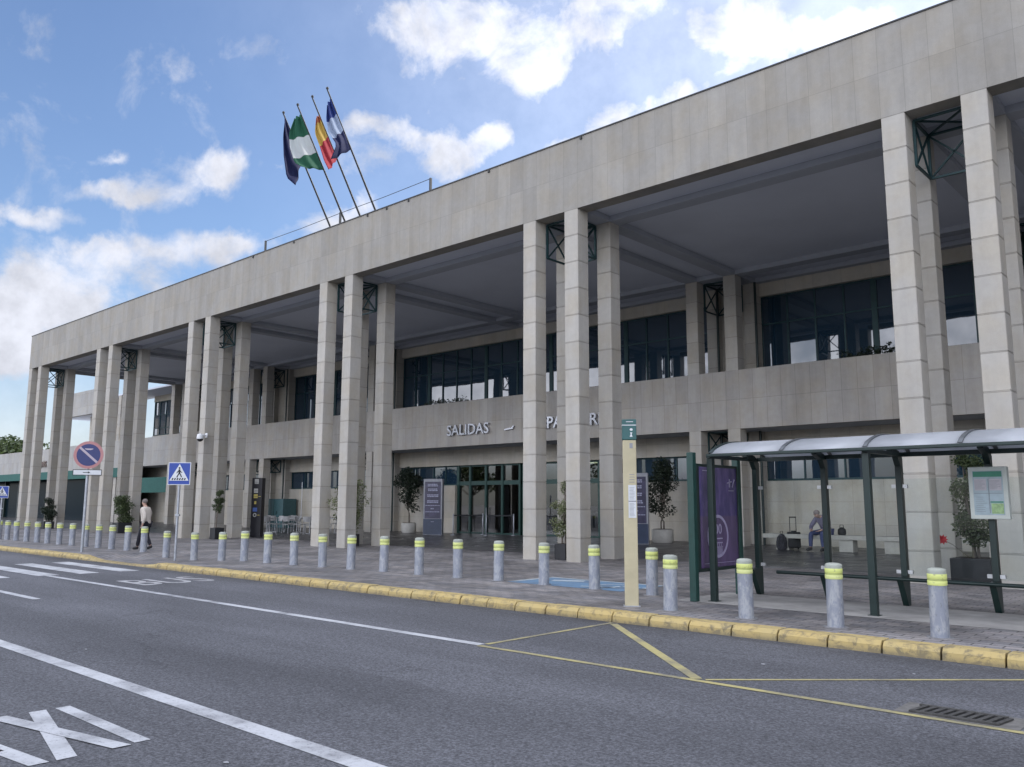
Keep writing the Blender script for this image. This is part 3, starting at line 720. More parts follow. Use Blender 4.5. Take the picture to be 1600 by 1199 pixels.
def flagmat(name, stops):
    m, g, b = newmat(name); at = g.n.new('ShaderNodeAttribute'); at.attribute_name = 'uvw'
    u_, v_, w_ = g.sep(at.outputs['Vector'])
    c = None
    for lim, colr in stops:
        if c is None: c = g.mix(0.0, colr, colr)
        else: c = g.mix(g.m('GREATER_THAN', v_, lim), c, colr)
    g.put(b.inputs['Base Color'], c); b.inputs['Roughness'].default_value = .8
    tl = g.n.new('ShaderNodeBsdfTranslucent'); g.put(tl.inputs[0], c); mx = g.n.new('ShaderNodeMixShader'); mx.inputs[0].default_value = .35
    g.l.new(b.outputs[0], mx.inputs[1]); g.l.new(tl.outputs[0], mx.inputs[2]); g.l.new(mx.outputs[0], g.n['Material Output'].inputs[0])
    return m
def flag(i, edge0, edge1, outp, mat, label, folds=3, amp=.10):
    """cloth between hoist edge0->edge1 (fractions down the pole) and a free edge given by offsets (right, up) in metres"""
    base = Vector((FX[i], .1, H+.03)); lean = Vector((0, -2.30, 3.88))
    nu, nv = 16, 14; vs_ = []; uv = []
    for a in range(nu+1):
        u_ = a/nu
        for b_ in range(nv+1):
            v_ = b_/nv
            h = base+lean*(edge0+(edge1-edge0)*v_)
            # free edge polyline interpolation
            n_ = len(outp)-1; q = v_*n_; k = min(int(q), n_-1); fr_ = q-k
            ox = .82*(outp[k][0]*(1-fr_)+outp[k+1][0]*fr_); oz = outp[k][1]*(1-fr_)+outp[k+1][1]*fr_
            f_ = base+lean*edge0+CAMR*ox+Vector((0, 0, oz))
            p = h*(1-u_)+f_*u_
            p += Vector((.6, -.8, 0))*amp*math.sin(folds*2*PI*u_+v_*2)*min(1, u_*3)
            vs_.append(p); uv.append((u_, v_, 0))
    fs = [(a*(nv+1)+b_, a*(nv+1)+b_+1, (a+1)*(nv+1)+b_+1, (a+1)*(nv+1)+b_) for a in range(nu) for b_ in range(nv)]
    mb = MB(); mb.add(vs_, fs, True); o = mb.build("flag", mat, fix=False)
    at = o.data.attributes.new('uvw', 'FLOAT_VECTOR', 'POINT')
    at.data.foreach_set('vector', [c for q in uv for c in q])
    sol = o.modifiers.new("thickness", 'SOLIDIFY'); sol.thickness = .008
    return tag(o, label, "flag", "flags above the entrance")
NAVY = (.006, .012, .075); GRN = (.022, .13, .075); RED = (.42, .03, .05); YEL = (.75, .50, .06); WHT = (.62, .66, .66)
flag(0, .96, .62, [(-.02, -.02), (-.06, -.7), (.02, -1.5), (.20, -2.35), (.62, -2.65)], flagmat("navy_cloth", [(0, NAVY)]), "furled dark blue flag drooping from the leftmost pole", 2, .07)
flag(1, .93, .46, [(-.30, -.15), (-.50, -.75), (-.42, -1.30), (-.18, -1.9), (.15, -2.05)], flagmat("green_white_green_cloth", [(0, GRN), (.36, WHT), (.68, GRN)]), "green flag with a white middle band blown against its pole", 2, .07)
flag(2, .86, .50, [(-.14, -.1), (-.16, -.7), (.10, -1.25), (.30, -1.75), (.52, -2.1)], flagmat("red_yellow_red_cloth", [(0, (.40, .12, .05)), (.12, (.60, .42, .10)), (.48, RED)]), "crumpled red and yellow flag wound about the third pole", 2, .06)
flag(3, .93, .52, [(-.16, -.25), (-.16, -.8), (-.02, -1.3), (.34, -1.75), (.10, -2.3)], flagmat("blue_white_cloth", [(0, (.015, .04, .20)), (.30, (.35, .42, .55)), (.62, NAVY)]), "blue flag with a pale middle hanging from the rightmost pole", 2, .07)
# emblem on the green and white flag: small green shield shape
# ------------------------------------------------------------------ bollards
M_bplate = simple('dirty_base_plate', (.17, .17, .175), .75, var=.3, scale=18)
def bollard_proto():
    t = thing("bollard", "", "bollard", (0, 0, 0))
    MB().lathe([(.105, 0), (.103, .60), (.103, .615)], n=28).build("post", M_boll, t)
    MB().lathe([(.155, .0), (.155, .005), (.11, .008)], n=28).build("base_plate", M_bplate, t)
    MB().lathe([(.108, .612), (.110, .618), (.110, .660), (.108, .664)], n=28).build("reflective_band", M_band, t)
    MB().lathe([(.1075, .664), (.1075, .690)], n=28).build("band_stripe", M_bandd, t)
    MB().lathe([(.108, .690), (.110, .694), (.110, .742), (.108, .746)], n=28).build("reflective_band", M_band, t)
    MB().lathe([(.1065, .746), (.1065, .785), (.095, .803), (.06, .812), (.001, .815)], n=28).build("cap", M_btop, t)
    return t
near = [(-1.09, -7.33, "scuffed grey bollard nearest the kerb, just right of the cream bus stop post"),
        (.13, -7.33, "grey bollard at the kerb in front of the left shelter post"),
        (1.38, -7.33, "scratched grey bollard at the kerb before the middle of the bus shelter"),
        (2.63, -7.33, "large grey bollard closest to the camera, at the right edge of the photo")]
far = [(-2.48, -5.68, 0), (-3.81, -5.57, 0), (-5.05, -5.56, 0), (-6.26, -5.57, 0), (-7.4, -5.63, 0), (-8.61, -5.66, 0), (-9.80, -5.70, 0), (-10.9, -5.81, 0), (-12.0, -5.85, 0), (-13.06, -5.98, 0), (-14.20, -6.04, 0), (-15.35, -6.05, 0), (-16.55, -6.05, 0), (-18.15, -6.05, 0), (-19.93, -6.05, 0), (-21.5, -6.05, 0), (-22.72, -6.05, 0), (-23.93, -6.05, 0), (-25.05, -6.05, 0), (-26.16, -6.05, 0), (-27.41, -6.05, 0), (-28.64, -6.05, 0), (-29.85, -6.05, 0), (-30.95, -6.05, 0), (-32.14, -6.05, 0), (-33.36, -6.05, 0), (-34.46, -6.05, 0), (-35.5, -6.05, 0)]
lbl = {0: "grey bollard standing right behind the cream bus stop post", 1: "grey bollard standing in the right half of the blue pavement marking", 2: "grey bollard standing in the left half of the blue pavement marking",
       3: "grey bollard next to the left end of the blue pavement marking", 13: "low-set bollard directly behind the crossing sign pole", 14: "low-set bollard alone on the dropped kerb, left of the crossing sign",
       15: "bollard in front of the walking man's back", 16: "bollard just left of the walking man's feet", 18: "bollard one place left of the green topiary pot", 19: "bollard two places right of the no parking pole", 20: "bollard immediately right of the no parking pole", 21: "bollard immediately left of the no parking pole"}
order = ["second", "third", "fourth", "fifth", "sixth", "seventh", "eighth", "ninth", "tenth", "eleventh", "twelfth", "thirteenth", "fourteenth", "fifteenth"]
pr = None; n_all = []
for x, y, l in near: n_all.append((x, y, l))
for i, (x, y, _) in enumerate(far):
    if i in lbl: l = lbl[i]
    elif i < 13: l = "yellow-banded grey bollard, %s to the left of the blue marking in the middle row" % order[i-4]
    elif i == 17: l = "bollard between the walking man and the topiary pot"
    else: l = "small distant bollard, %s from the left edge of the photo" % (["leftmost, first", "second", "third", "fourth", "fifth", "sixth"][27-i])
    n_all.append((x, y, l))
pr = bollard_proto()
for i, (x, y, l) in enumerate(n_all):
    o = pr if i == 0 else copy_tree(pr)
    o.location = (x, y, floor_z(x, y)); o.rotation_euler = (R(random.uniform(-1.1, 1.1)), R(random.uniform(-1.1, 1.1)), random.uniform(0, 6))
    o['label'] = l; o['group'] = "bollards along the pavement edge"
# ------------------------------------------------------------------ signs
def flat(name, pts, mat, parent, y=0.0, th=.003):
    mb = MB(); mb.prism([(a, y, c) for a, c in pts], (0, 0, 0), (0, th, 0)); return mb.build(name, mat, parent)
def disc(r_, n=40, cx_=0, cz_=0): return [(cx_+r_*math.cos(2*PI*k/n), cz_+r_*math.sin(2*PI*k/n)) for k in range(n)]
M_sred = simple("faded_sign_red", (.42, .19, .19), .4, var=.06)
M_sblue = simple("sign_blue", (.012, .05, .30), .35, var=.06)
M_sblued = simple("no_parking_blue", (.014, .026, .13), .35, var=.06)
M_swhite = simple("sign_white", (.60, .62, .64), .4, var=.05)
M_slash = simple("faded_slash", (.42, .36, .42), .4, var=.06)
t = thing("no_parking_sign", "round no parking sign with red rim and a small plate below on a grey pole", "road sign", (-22.79, -7.46, 0), R(58))
MB().tube([(0, .05, 0), (0, .05, 3.35)], .045, 12).build("pole", M_galv, t)
dsc = flat("sign_disc", disc(.445, 40, 0, 3.10), M_sred, t, -.005, .012)
flat("blue_field", disc(.355, 40, 0, 3.10), M_sblued, dsc, -.009)
c45 = math.cos(R(-42)); s45 = math.sin(R(-42))
def rot(p, c=(0, 3.10)): return (c[0]+p[0]*c45-p[1]*s45, c[1]+p[0]*s45+p[1]*c45)
flat("slash", [rot(q) for q in ((-.36, -.035), (.36, -.035), (.36, .035), (-.36, .035))], M_slash, dsc, -.013)
flat("white_mark", [(-.12, 3.29), (-.05, 3.26), (.06, 3.26), (.13, 3.29), (.13, 3.31), (-.12, 3.31)], M_slash, dsc, -.0135)
pt_ = flat("plate", [(-.43, 2.44), (.43, 2.44), (.43, 2.63), (-.43, 2.63)], M_black, t, -.004, .010)
flat("plate_face", [(-.41, 2.46), (.41, 2.46), (.41, 2.61), (-.41, 2.61)], M_swhite, pt_, -.008)
flat("arrow", [(-.13, 2.525), (.02, 2.525), (.02, 2.50), (.09, 2.535), (.02, 2.57), (.02, 2.545), (-.13, 2.545)], M_black, pt_, -.012)
def crossing_sign(name, label, loc, rz, zc, s, pole_h, group="crossing signs by the road"):
    t = thing(name, label, "road sign", loc, rz, group)
    MB().tube([(0, .045, 0), (0, .045, pole_h)], .035, 12).build("pole", M_galv, t)
    MB().box(-.06, .06, .0, .09, 1.28, 1.34).build("pole_clamp", M_galv, t)
    h = s/2
    pn = flat("sign_panel", [(-h, zc-h), (h, zc-h), (h, zc+h), (-h, zc+h)], M_swhite, t, -.006, .02)
    i_ = h*.94
    bl = flat("blue_field", [(-i_, zc-i_), (i_, zc-i_), (i_, zc+i_), (-i_, zc+i_)], M_sblue, pn, -.009)
    tri = flat("white_triangle", [(-h*.86, zc-h*.62), (h*.86, zc-h*.62), (0, zc+h*.86)], M_swhite, pn, -.013)
    mb = MB(); Y = -.017
    def st(p, w):
        for a, b_ in zip(p[:-1], p[1:]):
            a = Vector((a[0]*h, Y, zc+a[1]*h)); b_ = Vector((b_[0]*h, Y, zc+b_[1]*h)); d = (b_-a).normalized(); n_ = Vector((-d.z, 0, d.x))*w*h/2
            mb.prism([a-n_, b_-n_, b_+n_, a+n_], (0, 0, 0), (0, .003, 0))
    st([(0, .38), (.02, .02)], .17)
    st([(.02, .06), (-.10, -.14), (-.20, -.34)], .10); st([(.02, .06), (.14, -.12), (.22, -.32)], .10)
    st([(0, .32), (-.18, .12), (-.22, .02)], .07); st([(0, .32), (.16, .14), (.26, .10)], .07)
    mb.prism([(.0*h+.085*h*math.cos(a), Y, zc+.50*h+.085*h*math.sin(a)) for a in [R(k) for k in range(0, 360, 30)]], (0, 0, 0), (0, .003, 0))
    for q in (-.58, -.36, -.14, .08, .30, .52): st([(q-.04, -.56), (q+.06, -.40)], .12)
    mb.build("walking_figure", M_black, pn)
    return t
crossing_sign("crossing_sign", "square blue pedestrian crossing sign beside the dropped kerb", (-18.2, -6.62, -.1), R(42), 2.52, .66, 2.8)
crossing_sign("crossing_sign", "small distant pedestrian crossing sign at the left edge of the photo", (-34.1, -6.5, 0), R(55), 2.0, .50, 2.2)
# ------------------------------------------------------------------ bus stop post
M_cream = simple("cream_painted_wood", (.46, .41, .27), .6, var=.10, scale=3)
M_tgreen = simple("teal_cap", (.012, .085, .085), .4)
t = thing("bus_stop_post", "tall cream bus stop post with a dark green cap near the kerb", "bus stop post", (-1.82, -7.27, 0), R(38))
bevel(MB().box(-.105, .105, -.06, .06, 0, 2.57).build("post", M_cream, t), .012)
MB().box(-.13, .13, -.085, .085, 0, .012).build("base_plate", M_galv, t)
cp = bevel(MB().box(-.112, .112, -.068, .068, 2.572, 2.90).build("cap", M_tgreen, t), .01)
MB().box(-.114, .114, -.071, .071, 2.80, 2.812).box(-.05, .06, -.0715, -.069, 2.855, 2.865).build("cap_stripe", M_swhite, cp)
mb = MB(); mb.prism([(.03+.024*math.cos(a), -.0705, 2.735+.02*math.sin(a)) for a in [R(k) for k in range(0, 360, 30)]], (0, 0, 0), (0, .003, 0))
mb.prism([(.005, -.0705, 2.62), (.05, -.0705, 2.62), (.036, -.0705, 2.66), (.05, -.0705, 2.69), (.012, -.0705, 2.69), (.022, -.0705, 2.66)], (0, 0, 0), (0, .003, 0))
mb.build("route_emblem", M_swhite, cp)
mb = MB(); mb.box(.0, .05, -.0625, -.0605, 2.44, 2.52); mb.box(-.01, .07, -.0625, -.0605, 2.02, 2.03).box(-.01, .07, -.0625, -.0605, 1.98, 1.99).box(-.01, .07, -.0625, -.0605, 1.94, 1.95).box(-.01, .07, -.0625, -.0605, 1.90, 1.91); mb.build("printed_text", M_grey, t)
pa = MB().box(-.03, .09, -.068, -.061, 1.35, 1.86).build("timetable", M_swhite, t)
mb = MB().box(-.03, .09, -.0705, -.0685, 1.60, 1.615)
for i in range(11): mb.box(-.015, .075-random.uniform(0, .03), -.0705, -.0690, 1.38+i*.019, 1.385+i*.019)
for i in range(9): mb.box(-.015, .075-random.uniform(0, .03), -.0705, -.0690, 1.64+i*.022, 1.645+i*.022)
mb.build("timetable_rows", M_grey, pa)
# ------------------------------------------------------------------ bus shelter
sh = thing("bus_shelter", "green steel bus shelter with glass back panels and a white curved roof", "bus shelter", (1.3, -5.0, 0))
sh_off = Vector((-1.3, 5.0, 0))
def sp(name, mb, mat, parent=None, bev=None):
    mb.v = [tuple(Vector(q)+sh_off) for q in mb.v]; o = mb.build(name, mat, parent or sh)
    if bev: bevel(o, bev)
    return o
for x in (-1.2, 1.34, 3.88): sp("front_post", MB().box(x-.05, x+.05, -5.86, -5.76, 0, 2.32).box(x-.08, x+.08, -5.89, -5.73, 0, .012), M_dgreen, bev=.008)
M_clampw = simple("clamp_steel", (.55, .56, .57), .35, .5)
for x in (-1.2, .05, 1.27, 2.56, 3.85):
    mb = MB(); pr_ = [(-4.26, 2.18), (-4.14, 2.12), (-4.13, .0), (-4.25, .0), (-4.50, .44), (-4.26, .46)]
    mb.prism([(x-.045, a, c) for a, c in pr_], (0, 0, 0), (.09, 0, 0))
    mb.prism([(x-.045, a, c) for a, c in [(-4.14, 2.12), (-4.26, 2.18), (-4.36, 2.32), (-4.60, 2.40), (-4.60, 2.47), (-4.28, 2.42), (-4.14, 2.30)]], (0, 0, 0), (.09, 0, 0))
    sp("rear_post", mb, M_dgreen, bev=.006)
XS0, XS1 = -1.14, 5.2
sp("front_gutter", MB().box(XS0-.03, XS1, -6.02, -5.96, 2.335, 2.385), M_dgreen, bev=.01)
sp("rear_beam", MB().box(XS0, XS1, -4.24, -4.16, 2.33, 2.40), M_dgreen)
for x in (-1.2, 1.34, 3.88): sp("cross_arm", MB().bar((x, -5.9, 2.35), (x, -4.15, 2.36), .06, .06), M_dgreen)
def arcpt(s_):  # s_ in 0..1 front eave to rear eave
    a = PI*s_
    return (-6.0+2.0*s_, 2.385+.24*math.sin(a)**.7)
m, g_, b_n = newmat("opal_polycarbonate"); b_n.inputs['Base Color'].default_value = (.62, .64, .66, 1); b_n.inputs['Roughness'].default_value = .35
tl = g_.n.new('ShaderNodeBsdfTranslucent'); tl.inputs[0].default_value = (.62, .65, .70, 1); mx = g_.n.new('ShaderNodeMixShader'); mx.inputs[0].default_value = .45
g_.l.new(b_n.outputs[0], mx.inputs[1]); g_.l.new(tl.outputs[0], mx.inputs[2]); g_.l.new(mx.outputs[0], g_.n['Material Output'].inputs[0])
g_.put(b_n.inputs['Base Color'], g_.mix(g_.ramp(g_.noise(pos(g_), 2.5, 5, .6), .35, .75), (.64, .66, .69), (.50, .52, .55)))
M_opal = m
NS = 20; ribx = [-1.1, .12, 1.39, 2.65, 3.92, 5.18]
for i in range(5):
    a, b_ = ribx[i]+.002, ribx[i+1]-.002; mb = MB(); vs_ = []
    for q in range(NS+1):
        y, z = arcpt(q/NS); vs_ += [(a, y, z), (b_, y, z), (a, y, z-.012), (b_, y, z-.012)]
    fs = []
    for q in range(NS):
        o_ = q*4; n_ = o_+4; fs += [(o_, o_+1, n_+1, n_), (o_+2, n_+2, n_+3, o_+3), (o_, n_, n_+2, o_+2), (o_+1, o_+3, n_+3, n_+1)]
    mb.add(vs_, fs, True); sp("roof_panel", mb, M_opal)
M_ribm = simple("roof_rib_steel", (.10, .11, .12), .4, .3)
for x in ribx[:-1]:
    mb = MB(); vs_ = []; fs = []
    for q in range(NS+1):
        y, z = arcpt(q/NS); vs_ += [(x-.03, y, z+.016), (x+.03, y, z+.016), (x-.03, y, z-.022), (x+.03, y, z-.022)]
    for q in range(NS):
        o_ = q*4; n_ = o_+4; fs += [(o_, o_+1, n_+1, n_), (o_+2, n_+2, n_+3, o_+3), (o_, n_, n_+2, o_+2), (o_+1, o_+3, n_+3, n_+1)]
    mb.add(vs_, fs); sp("roof_rib", mb, M_ribm if x > -1 else M_dgreen)
rx = [-1.2, .05, 1.27, 2.56, 3.85, 5.1]
for i in range(5):
    gp = sp("glass_panel", MB().box(rx[i]+.07, rx[i+1]-.07, -4.205, -4.197, .47, 1.98), M_clear)
    for x in (rx[i]+.085, rx[i+1]-.085):
        for z in (.52, 1.86): sp("clamp", MB().box(x-.035, x+.035, -4.23, -4.17, z-.028, z+.028), M_clampw, gp)
sp("perch_rail", MB().tube([(-.72, -4.52, .425), (5.2, -4.52, .425)], .03, 10), M_dgreen)
bx = sp("timetable_case", MB().box(2.32, 2.84, -4.40, -4.28, 1.36, 2.13), simple("case_frame", (.52, .56, .52), .4, var=.05), bev=.012)
ps = sp("timetable_poster", MB().box(2.38, 2.78, -4.404, -4.401, 1.42, 2.07), simple("pale_poster", (.33, .42, .46), .3, var=.12, scale=8), bx)
M_pg = simple("poster_green", (.03, .22, .14), .4, var=.1)
sp("poster_header", MB().box(2.39, 2.77, -4.408, -4.405, 1.98, 2.06), M_pg, bx)
sp("poster_footer", MB().box(2.60, 2.77, -4.408, -4.405, 1.60, 1.62), M_pg, bx)
mb = MB()
for (x0, x1, z0, z1, c) in ((2.40, 2.56, 1.78, 1.95, 0), (2.60, 2.76, 1.78, 1.95, 0)): mb.box(x0, x1, -4.4075, -4.4055, z0, z1)
sp("poster_sheets", mb, simple("poster_paper", (.46, .44, .47), .5, var=.1), bx)
sp("poster_map", MB().box(2.61, 2.77, -4.4075, -4.4055, 1.44, 1.59), simple("map_green", (.28, .42, .20), .5, var=.3, scale=15), bx)
mb = MB()
for i in range(8): mb.box(2.405, 2.55-random.uniform(0, .05), -4.411, -4.409, 1.80+i*.017, 1.804+i*.017).box(2.605, 2.75-random.uniform(0, .05), -4.411, -4.409, 1.80+i*.017, 1.804+i*.017).box(2.405, 2.56-random.uniform(0, .06), -4.411, -4.409, 1.47+i*.03, 1.475+i*.03)
mb.box(2.585, 2.592, -4.411, -4.409, 1.45, 1.95); mb.box(2.39, 2.77, -4.411, -4.409, 1.735, 1.742)
sp("poster_print", mb, M_grey, bx)
# ------------------------------------------------------------------ advertising panel at the shelter's end
ad = thing("billboard", "purple advertising panel between two green posts at the left end of the shelter", "billboard", (-1.42, -5.25, 0))
ao = Vector((1.42, 5.25, 0))
def ap(name, mb, mat, parent=None, bev=None):
    mb.v = [tuple(Vector(q)+ao) for q in mb.v]; o = mb.build(name, mat, parent or ad)
    if bev: bevel(o, bev)
    return o
ap("post", MB().box(-1.49, -1.37, -6.10, -5.985, 0, 2.42), M_green, bev=.012)
ap("post", MB().box(-1.49, -1.37, -4.55, -4.43, 0, 2.42), M_green, bev=.012)
cs = ap("display_case", MB().box(-1.49, -1.375, -5.975, -4.56, .46, 2.24), M_dgreen, bev=.008)
m, g_, b_n = newmat("violet_poster"); P_ = pos(g_); x_, y_, z_ = g_.sep(P_)
hz = g_.ramp(z_, .5, 2.2, 0, 1, False)
base_ = g_.mix(g_.ramp(g_.noise(g_.v('MULTIPLY', P_, (1, 5, 1.2)), 1.5, 5, .6), .35, .7), (.040, .028, .125), (.12, .08, .24))
base_ = g_.mix(g_.m('MULTIPLY', g_.ramp(y_, -4.95, -4.62), .7), base_, (.03, .02, .10))
base_ = g_.mix(g_.m('MULTIPLY', g_.ramp(hz, .52, .50), .55), base_, (.10, .06, .11))
g_.put(b_n.inputs['Base Color'], base_); b_n.inputs['Roughness'].default_value = .15
M_post = m
po = ap("poster", MB().box(-1.374, -1.370, -5.90, -4.62, .52, 2.19), M_post, cs)
M_lilac = simple("poster_white_print", (.34, .30, .45), .4)
mb = MB(); cy_, cz_ = -5.33, 1.03; n_ = 32
for k in range(n_):
    a0, a1 = 2*PI*k/n_, 2*PI*(k+1)/n_
    mb.add([(-1.366, cy_+.36*math.cos(a0), cz_+.36*math.sin(a0)), (-1.366, cy_+.36*math.cos(a1), cz_+.36*math.sin(a1)), (-1.366, cy_+.31*math.cos(a1), cz_+.31*math.sin(a1)), (-1.366, cy_+.31*math.cos(a0), cz_+.31*math.sin(a0))], [(0, 1, 2, 3)])
ap("poster_ring", mb, M_lilac, cs); mb = MB()
for i in range(3): mb.box(-1.368, -1.366, cy_-.18, cy_+.15, cz_-.05-i*.07, cz_-.03-i*.07)
for i in range(9): mb.box(-1.368, -1.366, cy_-.12+i*.03, cy_-.105+i*.03, .72, .92 if i % 2 else .86)
mb.box(-1.368, -1.366, -5.8, -4.75, .585, .592); mb.box(-1.368, -1.366, -5.80, -5.45, 2.12, 2.135)
ap("poster_print", mb, M_lilac, cs); mb = MB()
mb.bar((-1.367, -4.88, 1.86), (-1.367, -4.88, 2.0), .02).bar((-1.367, -4.97, 1.93), (-1.367, -4.80, 1.96), .02).bar((-1.367, -4.78, 1.86), (-1.367, -4.70, 2.0), .016).bar((-1.367, -4.92, 1.80), (-1.367, -4.74, 1.80), .012)
ap("poster_emblem", mb, M_lilac, cs)
me = text_mesh("200", 1.0, .001, .01)
me.transform(Matrix.Translation((-1.366+1.42, cy_-.24+5.25, cz_+.04)) @ Matrix(((0, 0, 1, 0), (1, 0, 0, 0), (0, 1, 0, 0), (0, 0, 0, 1))) @ Matrix.Diagonal((.25, .24, 1, 1)))
mkobj("poster_number", me, M_lilac, cs)
# ------------------------------------------------------------------ totems, cabinet, barriers
M_navy = simple("navy_panel", (.030, .045, .085), .3, var=.15, scale=4)
M_pur = simple("violet_panel", (.045, .042, .085), .3, var=.35, scale=5)
M_tgrey = simple("totem_side_grey", (.26, .27, .30), .4)
def totem(label, loc, rz):
    t = thing("advertising_totem", label, "totem", loc, rz, "advertising totems by the entrances")
    bevel(MB().box(-.48, .48, -.13, .13, .0, 2.66).build("casing", M_tgrey, t), .02)
    sc = MB().box(-.40, .40, -.137, -.131, .78, 2.52).build("screen", M_pur, t)
    MB().box(-.46, .46, -.135, -.131, .03, .76).build("lower_panel", M_navy, t)
    mb = MB()
    for i, (z, h, w_) in enumerate([(2.30, .12, .26), (2.08, .14, .24), (1.80, .12, .28), (1.52, .13, .28), (1.38, .03, .36), (1.22, .04, .10), (1.08, .03, .36)]):
        n_ = 4 if h > .1 else 1
        for r_ in range(2 if h > .1 else 1):
            x = -w_
            while x < w_-.03:
                l_ = random.uniform(.03, .12); mb.box(x, min(x+l_, w_), -.1415, -.1375, z+r_*.07, z+r_*.07+(.045 if h > .1 else h)); x += l_+.015
    mb.box(-.08, .08, -.1415, -.1375, .62, .64)
    mb.build("screen_text", simple("totem_print", (.30, .31, .42), .5), sc)
    return t
totem("grey-sided totem with violet screen left of the entrance doors", (-24.35, 9.1, .1), R(28))
totem("dark totem partly hidden behind the cream bus stop post", (-12.35, 8.45, .09), R(28))
t = thing("information_totem", "slim black information totem with yellow lettering beside the cafe tables", "totem", (-29.75, 2.95, .03), R(30))
bevel(MB().box(-.26, .26, -.16, .16, 0, 2.72).build("casing", simple("totem_black", (.008, .008, .012), .4), t), .02)
M_yt = simple("yellow_print", (.38, .31, .08), .5); M_wt = simple("pale_print", (.38, .38, .36), .5)
mb = MB(); mb.box(-.12, .08, -.166, -.161, 2.44, 2.66); mb.box(-.14, .06, -.166, -.161, 2.02, 2.22); mb.build("pictogram_panel", M_wt, t)
mb = MB(); mb.box(-.14, .06, -.166, -.161, 1.78, 1.96); mb.box(.10, .22, -.166, -.161, 1.84, 1.87); mb.box(-.10, .0, -.166, -.161, 1.50, 1.64); mb.box(.08, .2, -.166, -.161, .98, 1.01); mb.build("yellow_panel", M_yt, t)
MB().box(-.16, .06, -.166, -.161, 1.16, 1.34).build("blue_panel", simple("blue_print", (.05, .10, .30), .5), t)
mb = MB(); 
for (z, m__) in ((2.48, 0), (2.56, 0), (2.06, 0), (2.13, 0), (1.83, 0)): mb.box(-.11, .05, -.170, -.1665, z, z+.02)
mb.build("pictogram_lines", M_black, t)
mb = MB()
for a0 in range(0, 360, 30):
    a, b_ = R(a0), R(a0+30); mb.prism([(-.05+.09*math.cos(a), -.166, 1.0+.09*math.sin(a)), (-.05+.09*math.cos(b_), -.166, 1.0+.09*math.sin(b_)), (-.05+.055*math.cos(b_), -.166, 1.0+.055*math.sin(b_)), (-.05+.055*math.cos(a), -.166, 1.0+.055*math.sin(a))], (0, 0, 0), (0, .004, 0))
mb.build("ring_mark", M_wt, t)
t = thing("metal_cabinet", "dark teal metal cabinet against the wall behind the cafe tables", "cabinet", (-40.0, 10.7, .1))
M_teal = simple("teal_cabinet_paint", (.04, .10, .11), .5)
bevel(MB().box(-1.25, 1.0, -.5, .45, 0, 1.75).build("body", M_teal, t), .02)
MB().box(-.02, .02, -.508, -.50, .1, 1.7).box(.3, .33, -.53, -.5, .8, 1.0).build("door_seam", M_dgreen, t)
def barrier(label, a, b_):
    a = Vector(a); b_ = Vector(b_)
    t = thing("queue_barrier", label, "barrier", tuple(a), 0, "queue barriers before the doors")
    for q in (Vector((0, 0, 0)), b_-a): mb = MB(); mb.lathe([(.14, 0), (.14, .02), (.03, .04), (.03, .95), (.04, 1.0)], q, 12); mb.build("barrier_post", M_galv, t)
    mb = MB(); mb.bar(Vector((0, 0, .92)), (b_-a)+Vector((0, 0, .92)), .012, .06); mb.build("belt", M_dark, t)
barrier("steel queue barrier right beside the violet totem", (-23.5, 9.6, .105), (-22.9, 11.0, .12))
barrier("steel queue barrier in front of the glass doors", (-21.9, 10.2, .11), (-20.9, 11.0, .12))
barrier("steel queue barrier glimpsed between the middle columns", (-18.2, 9.9, .11), (-17.6, 10.9, .12))
# ------------------------------------------------------------------ plants
def leaf_cloud(blobs, n, size, rnd):
    mb = MB(); tot = sum(b_[3]*b_[4]*b_[5] for b_ in blobs)
    for (cx, cy, cz, rx_, ry, rz_) in blobs:
        k = max(4, int(n*rx_*ry*rz_/tot))
        for _ in range(k):
            while True:
                q = Vector((rnd.uniform(-1, 1), rnd.uniform(-1, 1), rnd.uniform(-1, 1)))
                if q.length < 1 and rnd.random() < .25+q.length: break
            c = Vector((cx+q.x*rx_, cy+q.y*ry, cz+q.z*rz_)); s_ = size*rnd.uniform(.6, 1.3)
            d = Vector((rnd.uniform(-1, 1), rnd.uniform(-1, 1), rnd.uniform(-.9, .5))).normalized()
            w_ = d.cross(Vector((rnd.uniform(-1, 1), rnd.uniform(-1, 1), rnd.uniform(-1, 1)))).normalized()
            mb.add([c, c+d*s_*.5+w_*s_*.28, c+d*s_, c+d*s_*.5-w_*s_*.28], [(0, 1, 2, 3)])
    return mb
def crown_blobs(r_, z0, z1, n, rnd, top=.5):
    bl = []
    for i in range(n):
        u_ = rnd.random(); z = z0+(z1-z0)*u_
        env = math.sin(PI*min(1, max(.08, .12+.8*u_)))**.6
        a = rnd.uniform(0, 2*PI); rr = r_*env*rnd.uniform(.1, .75); s_ = r_*rnd.uniform(.25, .48)
        bl.append((rr*math.cos(a), rr*math.sin(a), z, s_, s_, s_*rnd.uniform(.7, 1.1)))
    return bl
